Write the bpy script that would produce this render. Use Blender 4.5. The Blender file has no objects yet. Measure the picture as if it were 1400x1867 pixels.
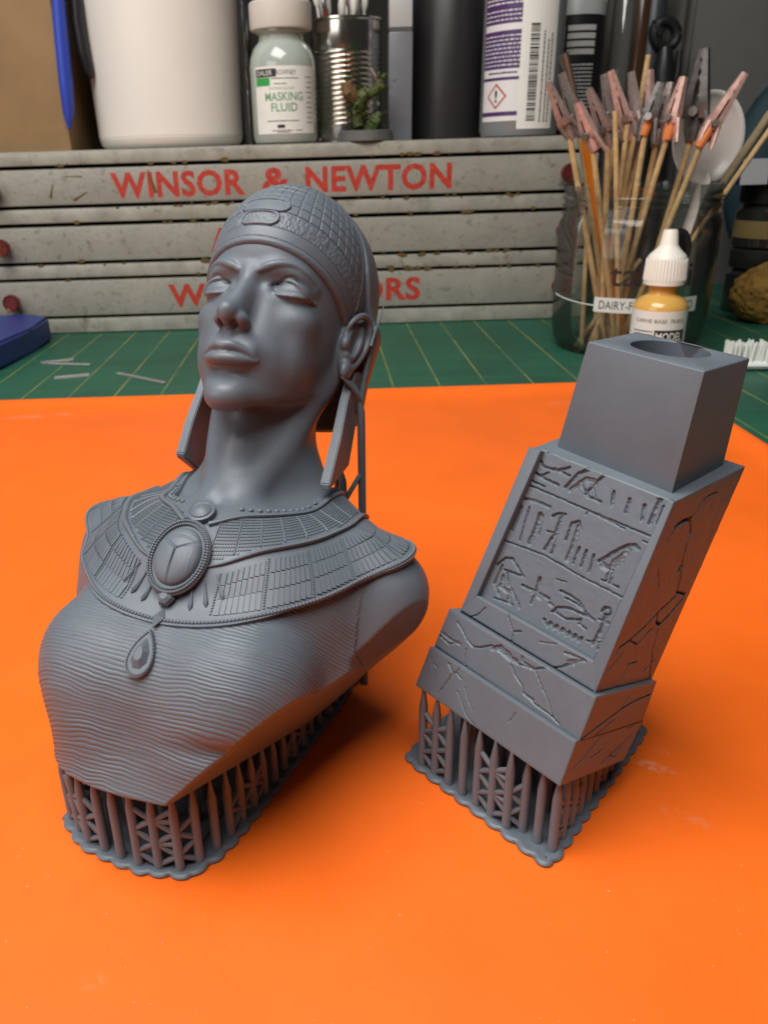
import bpy, bmesh, math, random
import numpy as np
from mathutils import Vector, Matrix, noise as mnoise
from mathutils.bvhtree import BVHTree
random.seed(7); rng = np.random.default_rng(7)
sc = bpy.context.scene; COL = sc.collection
MM = .001                                            # everything below is written in millimetres
# ------------------------------------------------------------------ camera
F_PX, PPX, PPY, CAM_H = 1450., 600., 933.5, 117.
TH = math.radians(24); RO = math.atan(-.031)
_fw = np.array([0, math.cos(TH), -math.sin(TH)]); _rt = np.array([1., 0, 0]); _up = np.cross(_rt, _fw)
_R = math.cos(RO) * _rt + math.sin(RO) * _up; _U = -math.sin(RO) * _rt + math.cos(RO) * _up; _C = np.array([0, 0, CAM_H])
def ray(px, py): return _fw + (px - PPX) / F_PX * _R - (py - PPY) / F_PX * _U
def onz(px, py, z=0.): d = ray(px, py); return _C + d * ((z - CAM_H) / d[2])
def ony(px, py, y): d = ray(px, py); return _C + d * (y / d[1])
def onpl(px, py, p, n): d = ray(px, py); return _C + d * (np.dot(np.asarray(p) - _C, n) / np.dot(d, n))
def project(P):
    q = np.asarray(P, float) - _C; z = q @ _fw; return np.array([PPX + F_PX * (q @ _R) / z, PPY - F_PX * (q @ _U) / z])
cam = bpy.data.cameras.new('camera'); camo = bpy.data.objects.new('camera', cam); COL.objects.link(camo); sc.camera = camo
cam.sensor_fit = 'VERTICAL'; cam.sensor_height = 24; cam.lens = 24 * F_PX / 1867; cam.shift_x = (700 - PPX) / 1867
cam.clip_start = .005; cam.clip_end = 20
camo.matrix_world = Matrix.Translation((0, 0, CAM_H * MM)) @ Matrix((Vector(_R), Vector(_U), Vector(-_fw))).transposed().to_4x4()
cam.dof.use_dof = True; cam.dof.focus_distance = .155; cam.dof.aperture_fstop = 30
# ------------------------------------------------------------------ world and lamps (a room lit by ceiling and desk lamps)
world = bpy.data.worlds.new('World'); sc.world = world; world.use_nodes = True
world.node_tree.nodes['Background'].inputs[0].default_value = (1, .96, .91, 1); world.node_tree.nodes['Background'].inputs[1].default_value = .03
def lamp(name, pos, target, sx, sy, energy, col):
    l = bpy.data.lights.new(name, 'AREA'); l.shape = 'RECTANGLE'; l.size = sx * MM; l.size_y = sy * MM; l.energy = energy; l.color = col
    o = bpy.data.objects.new(name, l); COL.objects.link(o); o.location = Vector(pos) * MM
    o.rotation_euler = (Vector(target) - Vector(pos)).to_track_quat('-Z', 'Y').to_euler(); return o
lamp('desk_lamp_light', (-150, 30, 700), (0, 170, 30), 620, 440, 8.6, (1, .985, .95))
lamp('window_light', (-520, -40, 330), (20, 500, 120), 520, 260, 1.3, (1, .97, .92))
sc.view_settings.view_transform = 'Standard'; sc.view_settings.look = 'None'; sc.view_settings.exposure = 0.; sc.view_settings.gamma = 1; sc.view_settings.use_curve_mapping = False
# ------------------------------------------------------------------ materials
MATS = {}
def N(nt, t, **kw):
    n = nt.nodes.new(t)
    for k, v in kw.items():
        if k[0] == '_': setattr(n, k[1:], v)
        else: n.inputs[k].default_value = v
    return n
def mat(name, col, rough=.5, metal=0., spec=.5, vary=.0, vscale=60., bump=0., bscale=200., sss=0., sssr=(.6, .6, .6), trans=0., ior=1.45, coat=0., stain=None, stain_scale=40., stain_amt=.5):
    if name in MATS: return MATS[name]
    m = bpy.data.materials.new(name); m.use_nodes = True; nt = m.node_tree; b = nt.nodes['Principled BSDF']; L = nt.links.new
    b.inputs['Base Color'].default_value = (*col, 1); b.inputs['Roughness'].default_value = rough; b.inputs['Metallic'].default_value = metal
    b.inputs['Specular IOR Level'].default_value = spec; b.inputs['IOR'].default_value = ior; b.inputs['Coat Weight'].default_value = coat
    if trans: b.inputs['Transmission Weight'].default_value = trans
    if sss:
        b.inputs['Subsurface Weight'].default_value = sss; b.inputs['Subsurface Radius'].default_value = sssr; b.inputs['Subsurface Scale'].default_value = .0012
    tc = N(nt, 'ShaderNodeTexCoord'); co = tc.outputs['Object']; last = None
    if vary:
        no = N(nt, 'ShaderNodeTexNoise', Scale=vscale, Detail=5., Roughness=.6); L(co, no.inputs['Vector'])
        hv = N(nt, 'ShaderNodeMix', _data_type='RGBA', _blend_type='MIX'); hv.inputs['A'].default_value = (*[c * (1 - vary) for c in col], 1); hv.inputs['B'].default_value = (*[min(1, c * (1 + vary)) for c in col], 1)
        mr = N(nt, 'ShaderNodeMapRange'); mr.inputs['From Min'].default_value = .3; mr.inputs['From Max'].default_value = .7; L(no.outputs['Fac'], mr.inputs['Value'])
        L(mr.outputs['Result'], hv.inputs['Factor']); L(hv.outputs['Result'], b.inputs['Base Color']); last = hv.outputs['Result']
        rr = N(nt, 'ShaderNodeMapRange'); rr.inputs['To Min'].default_value = max(.02, rough - .08); rr.inputs['To Max'].default_value = min(1, rough + .1); L(no.outputs['Fac'], rr.inputs['Value']); L(rr.outputs['Result'], b.inputs['Roughness'])
    if stain:
        no = N(nt, 'ShaderNodeTexNoise', Scale=stain_scale, Detail=8., Roughness=.68); L(co, no.inputs['Vector'])
        mr = N(nt, 'ShaderNodeMapRange'); mr.inputs['From Min'].default_value = .56; mr.inputs['From Max'].default_value = .70; mr.inputs['To Max'].default_value = stain_amt; L(no.outputs['Fac'], mr.inputs['Value'])
        mx = N(nt, 'ShaderNodeMix', _data_type='RGBA'); mx.inputs['B'].default_value = (*stain, 1)
        if last is not None: L(last, mx.inputs['A'])
        else: mx.inputs['A'].default_value = (*col, 1)
        L(mr.outputs['Result'], mx.inputs['Factor']); L(mx.outputs['Result'], b.inputs['Base Color'])
    if bump:
        n2 = N(nt, 'ShaderNodeTexNoise', Scale=bscale, Detail=4.); L(co, n2.inputs['Vector'])
        bp = N(nt, 'ShaderNodeBump', Strength=bump, Distance=.0004); L(n2.outputs['Fac'], bp.inputs['Height']); L(bp.outputs['Normal'], b.inputs['Normal'])
    MATS[name] = m; return m
RESIN = mat('grey_resin', (.114, .134, .158), .42, vary=.06, vscale=90, bump=.05, bscale=2500, sss=.12, sssr=(.5, .5, .55))
BLACK = mat('black_plastic', (.012, .012, .014), .4)
WHITE = mat('white_plastic', (.78, .76, .71), .38, vary=.03)
RED = mat('red_paint', (.42, .035, .02), .5, vary=.25, vscale=300, stain=(.28, .27, .23), stain_scale=420, stain_amt=.4)
INK = mat('black_ink', (.015, .015, .016), .5)
def clear(name, tint, gloss=.06, rough=.05, alpha=.1):
    if name in MATS: return MATS[name]
    m = bpy.data.materials.new(name); m.use_nodes = True; nt = m.node_tree; nt.nodes.clear(); L = nt.links.new
    out = N(nt, 'ShaderNodeOutputMaterial'); tr = N(nt, 'ShaderNodeBsdfTransparent'); tr.inputs[0].default_value = (*tint, 1)
    gl = N(nt, 'ShaderNodeBsdfGlossy', Roughness=rough); df = N(nt, 'ShaderNodeBsdfDiffuse'); df.inputs[0].default_value = (.6, .6, .58, 1)
    fr = N(nt, 'ShaderNodeLayerWeight', Blend=.25); m1 = N(nt, 'ShaderNodeMixShader'); m2 = N(nt, 'ShaderNodeMixShader'); m1.inputs[0].default_value = alpha
    L(tr.outputs[0], m1.inputs[1]); L(df.outputs[0], m1.inputs[2]); ad = N(nt, 'ShaderNodeMath', _operation='MULTIPLY_ADD'); ad.inputs[1].default_value = .8; ad.inputs[2].default_value = gloss
    L(fr.outputs['Fresnel'], ad.inputs[0]); L(ad.outputs[0], m2.inputs[0]); L(m1.outputs[0], m2.inputs[1]); L(gl.outputs[0], m2.inputs[2]); L(m2.outputs[0], out.inputs[0])
    MATS[name] = m; return m
# ------------------------------------------------------------------ object helpers
def tagit(o, label, cat, group=None):
    o['label'] = label; o['category'] = cat
    if group: o['group'] = group
    return o
def thing(name, label, cat, loc, group=None):
    o = bpy.data.objects.new(name, None); o.empty_display_size = .005; COL.objects.link(o); o.location = Vector(loc) * MM; return tagit(o, label, cat, group)
def origin(p):
    o = Vector((0, 0, 0))
    while p is not None: o = o + p.location; p = p.parent
    return o
def link(name, me, m, parent=None, loc=None):
    o = bpy.data.objects.new(name, me); COL.objects.link(o)
    if m is not None and not me.materials: me.materials.append(m)
    if parent is not None: o.parent = parent
    return o
def mesh_obj(name, V, F, m, parent=None, smooth=True, stuff=False, base=None):
    """world-millimetre vertices -> one mesh object under `parent`"""
    V = np.asarray(V, float) * MM
    org = np.array(origin(parent)) if parent is not None else (np.asarray(base, float) * MM if base is not None else np.array([V[:, 0].mean(), V[:, 1].mean(), V[:, 2].min()]))
    me = bpy.data.meshes.new(name); me.from_pydata((V - org).tolist(), [], F if isinstance(F, list) else F.tolist())
    if smooth is True: me.shade_smooth()
    elif smooth: me.shade_smooth(); me.set_sharp_from_angle(angle=math.radians(smooth))
    o = link(name, me, m, parent)
    if parent is None: o.location = Vector(org)
    if stuff: o['kind'] = 'stuff'
    return o
class MB:
    """collects shapes in world millimetres"""
    def __init__(s): s.v = []; s.f = []; s.n = 0
    def add(s, V, F):
        V = np.asarray(V, float); s.v.append(V); s.f += [tuple(i + s.n for i in f) for f in F]; s.n += len(V); return s
    def box(s, c, d, M=None, bev=0.):
        c = np.asarray(c, float); d = np.asarray(d, float) / 2
        if bev:
            bm = bmesh.new(); bmesh.ops.create_cube(bm, size=2.); 
            for v in bm.verts: v.co = Vector([v.co[i] * d[i] for i in range(3)])
            bmesh.ops.bevel(bm, geom=list(bm.edges), offset=bev, segments=2, affect='EDGES', profile=.6)
            bm.verts.index_update(); V = np.array([v.co[:] for v in bm.verts]); F = [[v.index for v in f.verts] for f in bm.faces]; bm.free()
        else:
            V = np.array([(x, y, z) for x in (-1, 1) for y in (-1, 1) for z in (-1, 1)]) * d
            F = [(0, 1, 3, 2), (4, 6, 7, 5), (0, 4, 5, 1), (2, 3, 7, 6), (0, 2, 6, 4), (1, 5, 7, 3)]
        if M is not None: V = V @ np.asarray(M, float).T
        return s.add(V + c, F)
    def tube(s, P, r, n=10, caps=True, flat=None):
        P = np.asarray(P, float); r = np.broadcast_to(np.asarray(r, float), (len(P),)); T = np.gradient(P, axis=0); T /= np.linalg.norm(T, axis=1, keepdims=True) + 1e-12
        u = np.array([0, 0, 1.]) if abs(T[0][2]) < .9 else np.array([1., 0, 0]); V = []
        for p, t, q in zip(P, T, r):
            a = np.cross(t, u); a /= np.linalg.norm(a) + 1e-12; b = np.cross(a, t); u = b
            for k in range(n):
                w = 2 * math.pi * k / n; V.append(p + q * (math.cos(w) * a + math.sin(w) * b * (flat or 1)))
        F = [(i * n + k, i * n + (k + 1) % n, (i + 1) * n + (k + 1) % n, (i + 1) * n + k) for i in range(len(P) - 1) for k in range(n)]
        if caps: F += [tuple(range(n))[::-1], tuple((len(P) - 1) * n + k for k in range(n))]
        return s.add(V, F)
    def lathe(s, prof, c, n=48, M=None, closed=False):
        V = []; m = len(prof)
        for r, z in prof:
            for k in range(n): w = 2 * math.pi * k / n; V.append((r * math.cos(w), r * math.sin(w), z))
        F = [(i * n + k, i * n + (k + 1) % n, (i + 1) * n + (k + 1) % n, (i + 1) * n + k) for i in range(m - 1) for k in range(n)]
        if not closed:
            if prof[0][0] > 1e-6: F.append(tuple(range(n))[::-1])
            if prof[-1][0] > 1e-6: F.append(tuple((m - 1) * n + k for k in range(n)))
        else: F += [((m - 1) * n + k, (m - 1) * n + (k + 1) % n, (k + 1) % n, k) for k in range(n)]
        V = np.array(V)
        if M is not None: V = V @ np.asarray(M, float).T
        return s.add(V + np.asarray(c, float), F)
    def ball(s, c, r, n=10, m=6, M=None):
        r = np.broadcast_to(np.asarray(r, float), (3,)); V = [(0, 0, -1)]
        for i in range(1, m):
            p = -math.pi / 2 + math.pi * i / m
            for k in range(n): w = 2 * math.pi * k / n; V.append((math.cos(p) * math.cos(w), math.cos(p) * math.sin(w), math.sin(p)))
        V.append((0, 0, 1)); F = [(0, 1 + (k + 1) % n, 1 + k) for k in range(n)]
        for i in range(m - 2): F += [(1 + i * n + k, 1 + i * n + (k + 1) % n, 1 + (i + 1) * n + (k + 1) % n, 1 + (i + 1) * n + k) for k in range(n)]
        t = 1 + (m - 2) * n; F += [(t + k, t + (k + 1) % n, t + n) for k in range(n)]
        V = np.array(V) * r
        if M is not None: V = V @ np.asarray(M, float).T
        return s.add(V + np.asarray(c, float), F)
    def prism(s, poly, h, o, ex, ey, ez=None, both=False):
        o, ex, ey = (np.asarray(a, float) for a in (o, ex, ey)); ez = np.cross(ex, ey) if ez is None else np.asarray(ez, float); n = len(poly)
        B = [o + ex * x + ey * y for x, y in poly]; T = [p + ez * h for p in B]
        return s.add(B + T, [tuple(range(n))[::-1], tuple(range(n, 2 * n))] + [(i, (i + 1) % n, n + (i + 1) % n, n + i) for i in range(n)])
    def obj(s, name, m, parent=None, smooth=35, stuff=False, base=None):
        return mesh_obj(name, np.concatenate(s.v), s.f, m, parent, smooth, stuff, base)
def text_mesh(body, size, spacing=1., bold=0., width=None, shear=0.):
    """flat lettering: returns verts (x, y, 0) with its left end at x = 0, and faces"""
    cu = bpy.data.curves.new('lettering', 'FONT'); cu.body = body; cu.size = size; cu.space_character = spacing; cu.offset = bold; cu.shear = shear; cu.resolution_u = 3
    o = bpy.data.objects.new('lettering', cu); COL.objects.link(o); dg = bpy.context.evaluated_depsgraph_get(); me = bpy.data.meshes.new_from_object(o.evaluated_get(dg))
    V = np.array([v.co[:] for v in me.vertices]).reshape(-1, 3); F = [tuple(p.vertices) for p in me.polygons]
    bpy.data.objects.remove(o); bpy.data.curves.remove(cu); bpy.data.meshes.remove(me)
    if len(V):
        V[:, 0] -= V[:, 0].min()
        if width: V[:, 0] *= width / max(V[:, 0].max(), 1e-6)
    return V, F
def rotz(a): c, s = math.cos(a), math.sin(a); return np.array([[c, -s, 0], [s, c, 0], [0, 0, 1.]])
def zframe(d):
    d = np.asarray(d, float); d = d / np.linalg.norm(d); u = np.array([0, 0, 1.]) if abs(d[2]) < .95 else np.array([1., 0, 0]); a = np.cross(u, d); a /= np.linalg.norm(a); return np.stack([a, np.cross(d, a), d], 1)
# ------------------------------------------------------------------ setting: cutting mat, back wall
def mat_green():
    m = mat('cutting_mat_green', (.014, .092, .054), .5, vary=.22, vscale=14, bump=.12, bscale=900); nt = m.node_tree; b = nt.nodes['Principled BSDF']; L = nt.links.new
    tc = N(nt, 'ShaderNodeTexCoord'); sx = N(nt, 'ShaderNodeSeparateXYZ'); L(tc.outputs['Object'], sx.inputs[0])
    def line(sock, off, step, w):
        a = N(nt, 'ShaderNodeMath', _operation='ADD'); a.inputs[1].default_value = off; L(sock, a.inputs[0])
        p = N(nt, 'ShaderNodeMath', _operation='PINGPONG'); p.inputs[1].default_value = step / 2; L(a.outputs[0], p.inputs[0])
        c = N(nt, 'ShaderNodeMath', _operation='LESS_THAN'); c.inputs[1].default_value = w; L(p.outputs[0], c.inputs[0]); return c.outputs[0]
    def mx(a, b_): q = N(nt, 'ShaderNodeMath', _operation='MAXIMUM'); L(a, q.inputs[0]); L(b_, q.inputs[1]); return q.outputs[0]
    X, Y = sx.outputs[0], sx.outputs[1]
    big = line(X, .1028 + .2 * 0 + 0.0254 * 40, .0257, .00032); hor = line(Y, .0254 * 40 - .4715, .0254, .00022)
    src = b.inputs['Base Color'].links[0].from_socket
    no = N(nt, 'ShaderNodeTexNoise', Scale=30., Detail=6.); L(tc.outputs['Object'], no.inputs['Vector']); fade = N(nt, 'ShaderNodeMapRange'); fade.inputs['From Min'].default_value = .35; fade.inputs['From Max'].default_value = .6; fade.inputs['To Min'].default_value = .3; L(no.outputs['Fac'], fade.inputs['Value'])
    f1 = N(nt, 'ShaderNodeMath', _operation='MULTIPLY'); L(big, f1.inputs[0]); L(fade.outputs[0], f1.inputs[1])
    f2 = N(nt, 'ShaderNodeMath', _operation='MULTIPLY'); L(hor, f2.inputs[0]); f2.inputs[1].default_value = .6
    m1 = N(nt, 'ShaderNodeMix', _data_type='RGBA'); m1.inputs['B'].default_value = (.33, .30, .05, 1); L(f1.outputs[0], m1.inputs['Factor']); L(src, m1.inputs['A'])
    m2 = N(nt, 'ShaderNodeMix', _data_type='RGBA'); m2.inputs['B'].default_value = (.10, .20, .09, 1); L(f2.outputs[0], m2.inputs['Factor']); L(m1.outputs['Result'], m2.inputs['A'])
    L(m2.outputs['Result'], b.inputs['Base Color']); return m
o = MB().add([(-1800, -600, 0), (1800, -600, 0), (1800, 900, 0), (-1800, 900, 0)], [(0, 1, 2, 3)]).obj('cutting_mat', mat_green(), smooth=False, base=(0, 0, 0)); o['kind'] = 'structure'
o = MB().box((0, 905, 300), (3600, 8, 604)).obj('back_wall', mat('wall_paint', (.020, .017, .014), .8, vary=.2, vscale=9), smooth=False); o['kind'] = 'structure'
# ------------------------------------------------------------------ orange silicone tray with a raised, rounded lip
def tray():
    m = mat('orange_silicone', (.84, .138, .010), .48, spec=.35, vary=.06, vscale=22, bump=.10, bscale=3500, sss=.0)
    nt = m.node_tree; b = nt.nodes['Principled BSDF']; L = nt.links.new; src = b.inputs['Base Color'].links[0].from_socket
    tc = N(nt, 'ShaderNodeTexCoord'); no = N(nt, 'ShaderNodeTexNoise', Scale=700., Detail=6.); L(tc.outputs['Object'], no.inputs['Vector'])
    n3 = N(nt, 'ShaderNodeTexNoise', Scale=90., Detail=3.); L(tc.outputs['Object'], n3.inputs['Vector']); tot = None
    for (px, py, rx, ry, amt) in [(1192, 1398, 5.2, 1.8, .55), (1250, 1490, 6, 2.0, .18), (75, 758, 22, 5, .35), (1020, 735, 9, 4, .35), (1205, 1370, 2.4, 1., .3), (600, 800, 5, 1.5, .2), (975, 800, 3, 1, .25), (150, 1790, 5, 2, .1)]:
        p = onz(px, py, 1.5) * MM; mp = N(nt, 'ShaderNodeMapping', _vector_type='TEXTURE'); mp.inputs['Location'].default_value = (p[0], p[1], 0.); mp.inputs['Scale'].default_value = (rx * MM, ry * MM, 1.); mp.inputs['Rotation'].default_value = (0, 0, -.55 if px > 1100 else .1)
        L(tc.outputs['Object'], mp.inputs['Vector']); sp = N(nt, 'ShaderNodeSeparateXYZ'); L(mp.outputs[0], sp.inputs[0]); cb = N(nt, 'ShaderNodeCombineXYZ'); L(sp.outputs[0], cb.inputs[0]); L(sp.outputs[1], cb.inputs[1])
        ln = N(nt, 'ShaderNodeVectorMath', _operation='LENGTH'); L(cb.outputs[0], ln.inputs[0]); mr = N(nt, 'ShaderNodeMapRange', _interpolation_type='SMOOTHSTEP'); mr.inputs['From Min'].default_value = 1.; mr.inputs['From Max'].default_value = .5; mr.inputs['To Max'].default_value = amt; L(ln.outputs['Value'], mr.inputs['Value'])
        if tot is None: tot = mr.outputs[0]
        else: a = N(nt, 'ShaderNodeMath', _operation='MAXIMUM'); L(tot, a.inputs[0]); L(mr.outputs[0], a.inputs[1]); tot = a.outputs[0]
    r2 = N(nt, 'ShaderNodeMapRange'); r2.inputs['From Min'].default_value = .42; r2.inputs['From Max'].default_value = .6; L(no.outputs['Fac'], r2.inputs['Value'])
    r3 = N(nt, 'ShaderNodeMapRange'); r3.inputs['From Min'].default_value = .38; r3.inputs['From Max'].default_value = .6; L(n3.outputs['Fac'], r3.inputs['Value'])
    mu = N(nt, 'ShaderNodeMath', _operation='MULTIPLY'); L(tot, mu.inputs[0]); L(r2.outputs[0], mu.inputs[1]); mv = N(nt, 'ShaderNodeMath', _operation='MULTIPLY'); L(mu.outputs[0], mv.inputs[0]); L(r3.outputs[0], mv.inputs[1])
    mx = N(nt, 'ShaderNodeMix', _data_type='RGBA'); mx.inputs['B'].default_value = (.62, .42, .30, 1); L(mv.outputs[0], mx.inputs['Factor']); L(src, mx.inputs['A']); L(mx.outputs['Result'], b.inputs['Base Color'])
    dn = N(nt, 'ShaderNodeTexNoise', Scale=1500., Detail=2.); L(tc.outputs['Object'], dn.inputs['Vector']); dr = N(nt, 'ShaderNodeMapRange'); dr.inputs['From Min'].default_value = .745; dr.inputs['From Max'].default_value = .80; dr.inputs['To Max'].default_value = .55; L(dn.outputs['Fac'], dr.inputs['Value'])
    m3 = N(nt, 'ShaderNodeMix', _data_type='RGBA'); m3.inputs['B'].default_value = (.75, .55, .42, 1); L(dr.outputs[0], m3.inputs['Factor']); L(mx.outputs['Result'], m3.inputs['A']); L(m3.outputs['Result'], b.inputs['Base Color'])
    rn = N(nt, 'ShaderNodeTexNoise', Scale=11., Detail=7., Roughness=.65); L(tc.outputs['Object'], rn.inputs['Vector']); r4 = N(nt, 'ShaderNodeMapRange'); r4.inputs['From Min'].default_value = .3; r4.inputs['From Max'].default_value = .7; r4.inputs['To Min'].default_value = .36; r4.inputs['To Max'].default_value = .62; L(rn.outputs['Fac'], r4.inputs['Value']); L(r4.outputs[0], b.inputs['Roughness'])
    x0, x1, y0, y1, R = -330., 178., -150., 408., 46.
    def outline(d):                                    # d = distance inwards from the top of the lip
        P = []; r = max(R - d, 4)
        for cx, cy, a0 in ((x1 - R, y1 - R, 0), (x0 + R, y1 - R, 90), (x0 + R, y0 + R, 180), (x1 - R, y0 + R, 270)):
            for k in range(17): a = math.radians(a0 + 90 * k / 16); P.append((cx + r * math.cos(a), cy + r * math.sin(a)))
        return P
    prof = [(-5.5, .15), (-4.6, 2.2), (-3.0, 4.2), (-1.4, 5.2), (0, 5.4), (1.2, 5.1), (3.2, 4.0), (6.0, 2.6), (9.5, 1.8), (14, 1.52), (22, 1.5)]
    V = []; 
    for d, z in prof: V += [(x, y, z) for x, y in outline(d)]
    n = 68; F = [(i * n + k, i * n + (k + 1) % n, (i + 1) * n + (k + 1) % n, (i + 1) * n + k) for i in range(len(prof) - 1) for k in range(n)] + [tuple((len(prof) - 1) * n + k for k in range(n))]
    V += [(x, y, .1) for x, y in outline(-5.5)]
    F = [tuple(f) for f in F]
    o = mesh_obj('silicone_tray', V, F, m, smooth=40, base=(0, 0, 0)); tagit(o, 'bright orange silicone tray with raised rounded lip under both prints', 'tray')
tray(); TZ = 1.5
# ------------------------------------------------------------------ paint-stained metal drawer chest
def chest():
    y0 = 612.; x0, x1 = -330., 199.; c = thing('drawer_chest', 'scuffed cream metal paint chest of three shallow drawers with red lettering', 'drawer chest', ((x0 + x1) / 2, y0 + 80, 0))
    cream = mat('chipped_cream_paint', (.29, .28, .24), .34, vary=.10, vscale=45, bump=.7, bscale=420, stain=(.12, .105, .07), stain_scale=190, stain_amt=.8)
    rim = mat('worn_edge', (.31, .30, .255), .36, vary=.22, vscale=60, bump=.3, bscale=400, stain=(.09, .075, .03), stain_scale=75, stain_amt=.8)
    dark = mat('dark_gap', (.01, .01, .009), .8)
    MB().box(((x0 + x1) / 2, y0 + 92, 62.9), (x1 - x0 - 3, 160, 125.6)).obj('carcass', dark, c, False)
    MB().box(((x0 + x1) / 2, y0 + 92, 125.9), (x1 - x0, 182, 1.6), bev=.5).obj('top_panel', cream, c)
    knobm = mat('copper_red_knob', (.24, .055, .045), .28, metal=.7, vary=.2, vscale=400)
    kn = None
    for z0, z1 in ((.3, 11.0), (40.8, 50.2), (79.2, 89.0), (117.4, 126.2)):
        m = MB().box(((x0 + x1) / 2, y0 + 5, (z0 + z1) / 2), (x1 - x0, 10, z1 - z0), bev=1.9); r = m.obj('rail', rim, c)
        ch = MB()                                      # bare spots where the paint has flaked
    T = {0: [('WINSOR', 198, 444), ('&', 476, 528), ('NEWTON', 556, 824)], 1: [('ACADEMY', 383, 652)], 2: [('WATERCOLORS', 308, 766)]}
    for i, (z0, z1) in enumerate(((91.2, 115.2), (52.4, 76.8), (13.0, 38.8))):
        d = MB().box(((x0 + x1) / 2, y0 + 4.5, (z0 + z1) / 2), (x1 - x0 - 2, 9, z1 - z0), bev=1.7).obj('drawer_front', cream, c)
        for x in (-229.5, 175.5):
            zc = (z0 + z1) / 2 - .4; M = np.array([[1, 0, 0], [0, 0, -1], [0, 1, 0.]])
            k = MB().lathe([(3.4, 0), (3.4, 4), (5.6, 7), (6.1, 9), (6.0, 12.2), (5.3, 13.3), (4.6, 12.6), (0.01, 12.5)], (x, y0 + 1, zc), 28, M)
            k.obj('knob', knobm, d)
        for body, a, b in T[i]:
            pa = ony(a, 300 if i == 0 else 430 if i == 1 else 535, y0 - .05); pb = ony(b, 300 if i == 0 else 430 if i == 1 else 535, y0 - .05); h = 16.4 if i == 0 else 16.0
            V, F = text_mesh(body, 17.6, 1.06, .6, pb[0] - pa[0])
            zc = (z0 + z1) / 2 - h / 2 + .4; ymid = V[:, 1].max(); V = np.stack([V[:, 0] + pa[0], np.full(len(V), y0 - .06), V[:, 1] / ymid * h + zc], 1)
            mesh_obj('lettering', V, F, RED, d, False)
    # flaked bare-metal spots and rust blobs along the seams
    rust = mat('rust_spot', (.10, .065, .018), .8, vary=.4, vscale=600)
    m = MB()
    for k in range(150):
        z = random.choice((117.6, 90.4, 89, 78.9, 51.8, 50.0, 41, 40.2)) + random.gauss(0, .55); x = random.uniform(-210, 175); r = abs(random.gauss(.7, .7)) + .25
        if random.random() < .55: x = random.choice((-95, -80, 60, 75, 95, 140, -30, 20)) + random.gauss(0, 9)
        n = 7; P = [(x + r * 1.6 * random.uniform(.5, 1.2) * math.cos(2 * math.pi * j / n), y0 - .05 - .01 * k / 150, z + r * random.uniform(.4, 1.0) * math.sin(2 * math.pi * j / n)) for j in range(n)]
        m.add(P, [tuple(range(n))])
    for (a, b, w) in [((97, 335), (93, 362), 1.0), ((160, 350), (135, 366), 1.0), ((112, 322), (150, 322), .5), ((270, 310), (285, 352), 1.2)]:
        p, q = ony(*a, y0 - .07), ony(*b, y0 - .07); d = q - p; nn = np.array([-d[2], 0, d[0]]); nn = nn / np.linalg.norm(nn) * w
        m.add([p + nn * .3, p - nn * .3, q - nn, q + nn], [(0, 1, 2, 3)])
    m.obj('paint_chip', rust, c, False, stuff=True)
    return c
chest(); CT = 126.75
# ------------------------------------------------------------------ helpers for round things and their labels
def face_az(x, y): return math.atan2(-y, -x)
def wrap(name, body, size, width, c, r, az, z, m, parent, spacing=1., bold=0., height=None, off=.16, slant=0., center=True, shear=0.):
    V, F = text_mesh(body, size, spacing, bold, width, shear)
    if not len(V): return
    if height: V[:, 1] *= height / max(V[:, 1].max(), 1e-6)
    x = V[:, 0] - (V[:, 0].max() / 2 if center else 0); a = az + x / r; rr = r + off
    P = np.stack([c[0] + rr * np.cos(a), c[1] + rr * np.sin(a), z + V[:, 1] + slant * x], 1); return mesh_obj(name, P, F, m, parent, False)
def sleeve(c, r, az, half, z0, z1, n=28, off=.1, corner=0.):
    """a curved label sheet with thickness"""
    m = MB(); V = []; k = 6
    for rr in (r + off, r + off - .12):
        for i in range(n + 1):
            a = az - half + 2 * half * i / n
            for z in np.linspace(z0, z1, k): V.append((c[0] + rr * math.cos(a), c[1] + rr * math.sin(a), z))
    F = [(i * k + j, (i + 1) * k + j, (i + 1) * k + j + 1, i * k + j + 1) for i in range(n) for j in range(k - 1)]; o = (n + 1) * k
    F += [(o + i * k + j, o + i * k + j + 1, o + (i + 1) * k + j + 1, o + (i + 1) * k + j) for i in range(n) for j in range(k - 1)]
    return m.add(V, F)
def bars(c, r, az, rows, m, parent, name='fine_print', off=.16, h=.45, gap=.35, unit=1.6):
    """lines of print too small to read: rows of short dashes on a cylinder"""
    b = MB()
    for a0, a1, z in rows:
        a = a0
        while a < a1:
            w = random.uniform(.6, 1.8) * unit / r
            e = min(a + w, a1); V = []
            for q in (a, (a + e) / 2, e):
                for zz in (z, z + h * random.uniform(.8, 1.15)): V.append((c[0] + (r + off) * math.cos(az + q), c[1] + (r + off) * math.sin(az + q), zz))
            b.add(V, [(0, 2, 3, 1), (2, 4, 5, 3)]); a = e + gap / r
    if b.v: return b.obj(name, m, parent, False, stuff=True)
PAPER = mat('label_paper', (.74, .73, .68), .45, vary=.04)
CHROME = mat('chrome', (.75, .75, .74), .12, metal=1.)
WOOD = mat('bamboo', (.50, .34, .16), .6, vary=.25, vscale=180, bump=.2, bscale=800)
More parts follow.
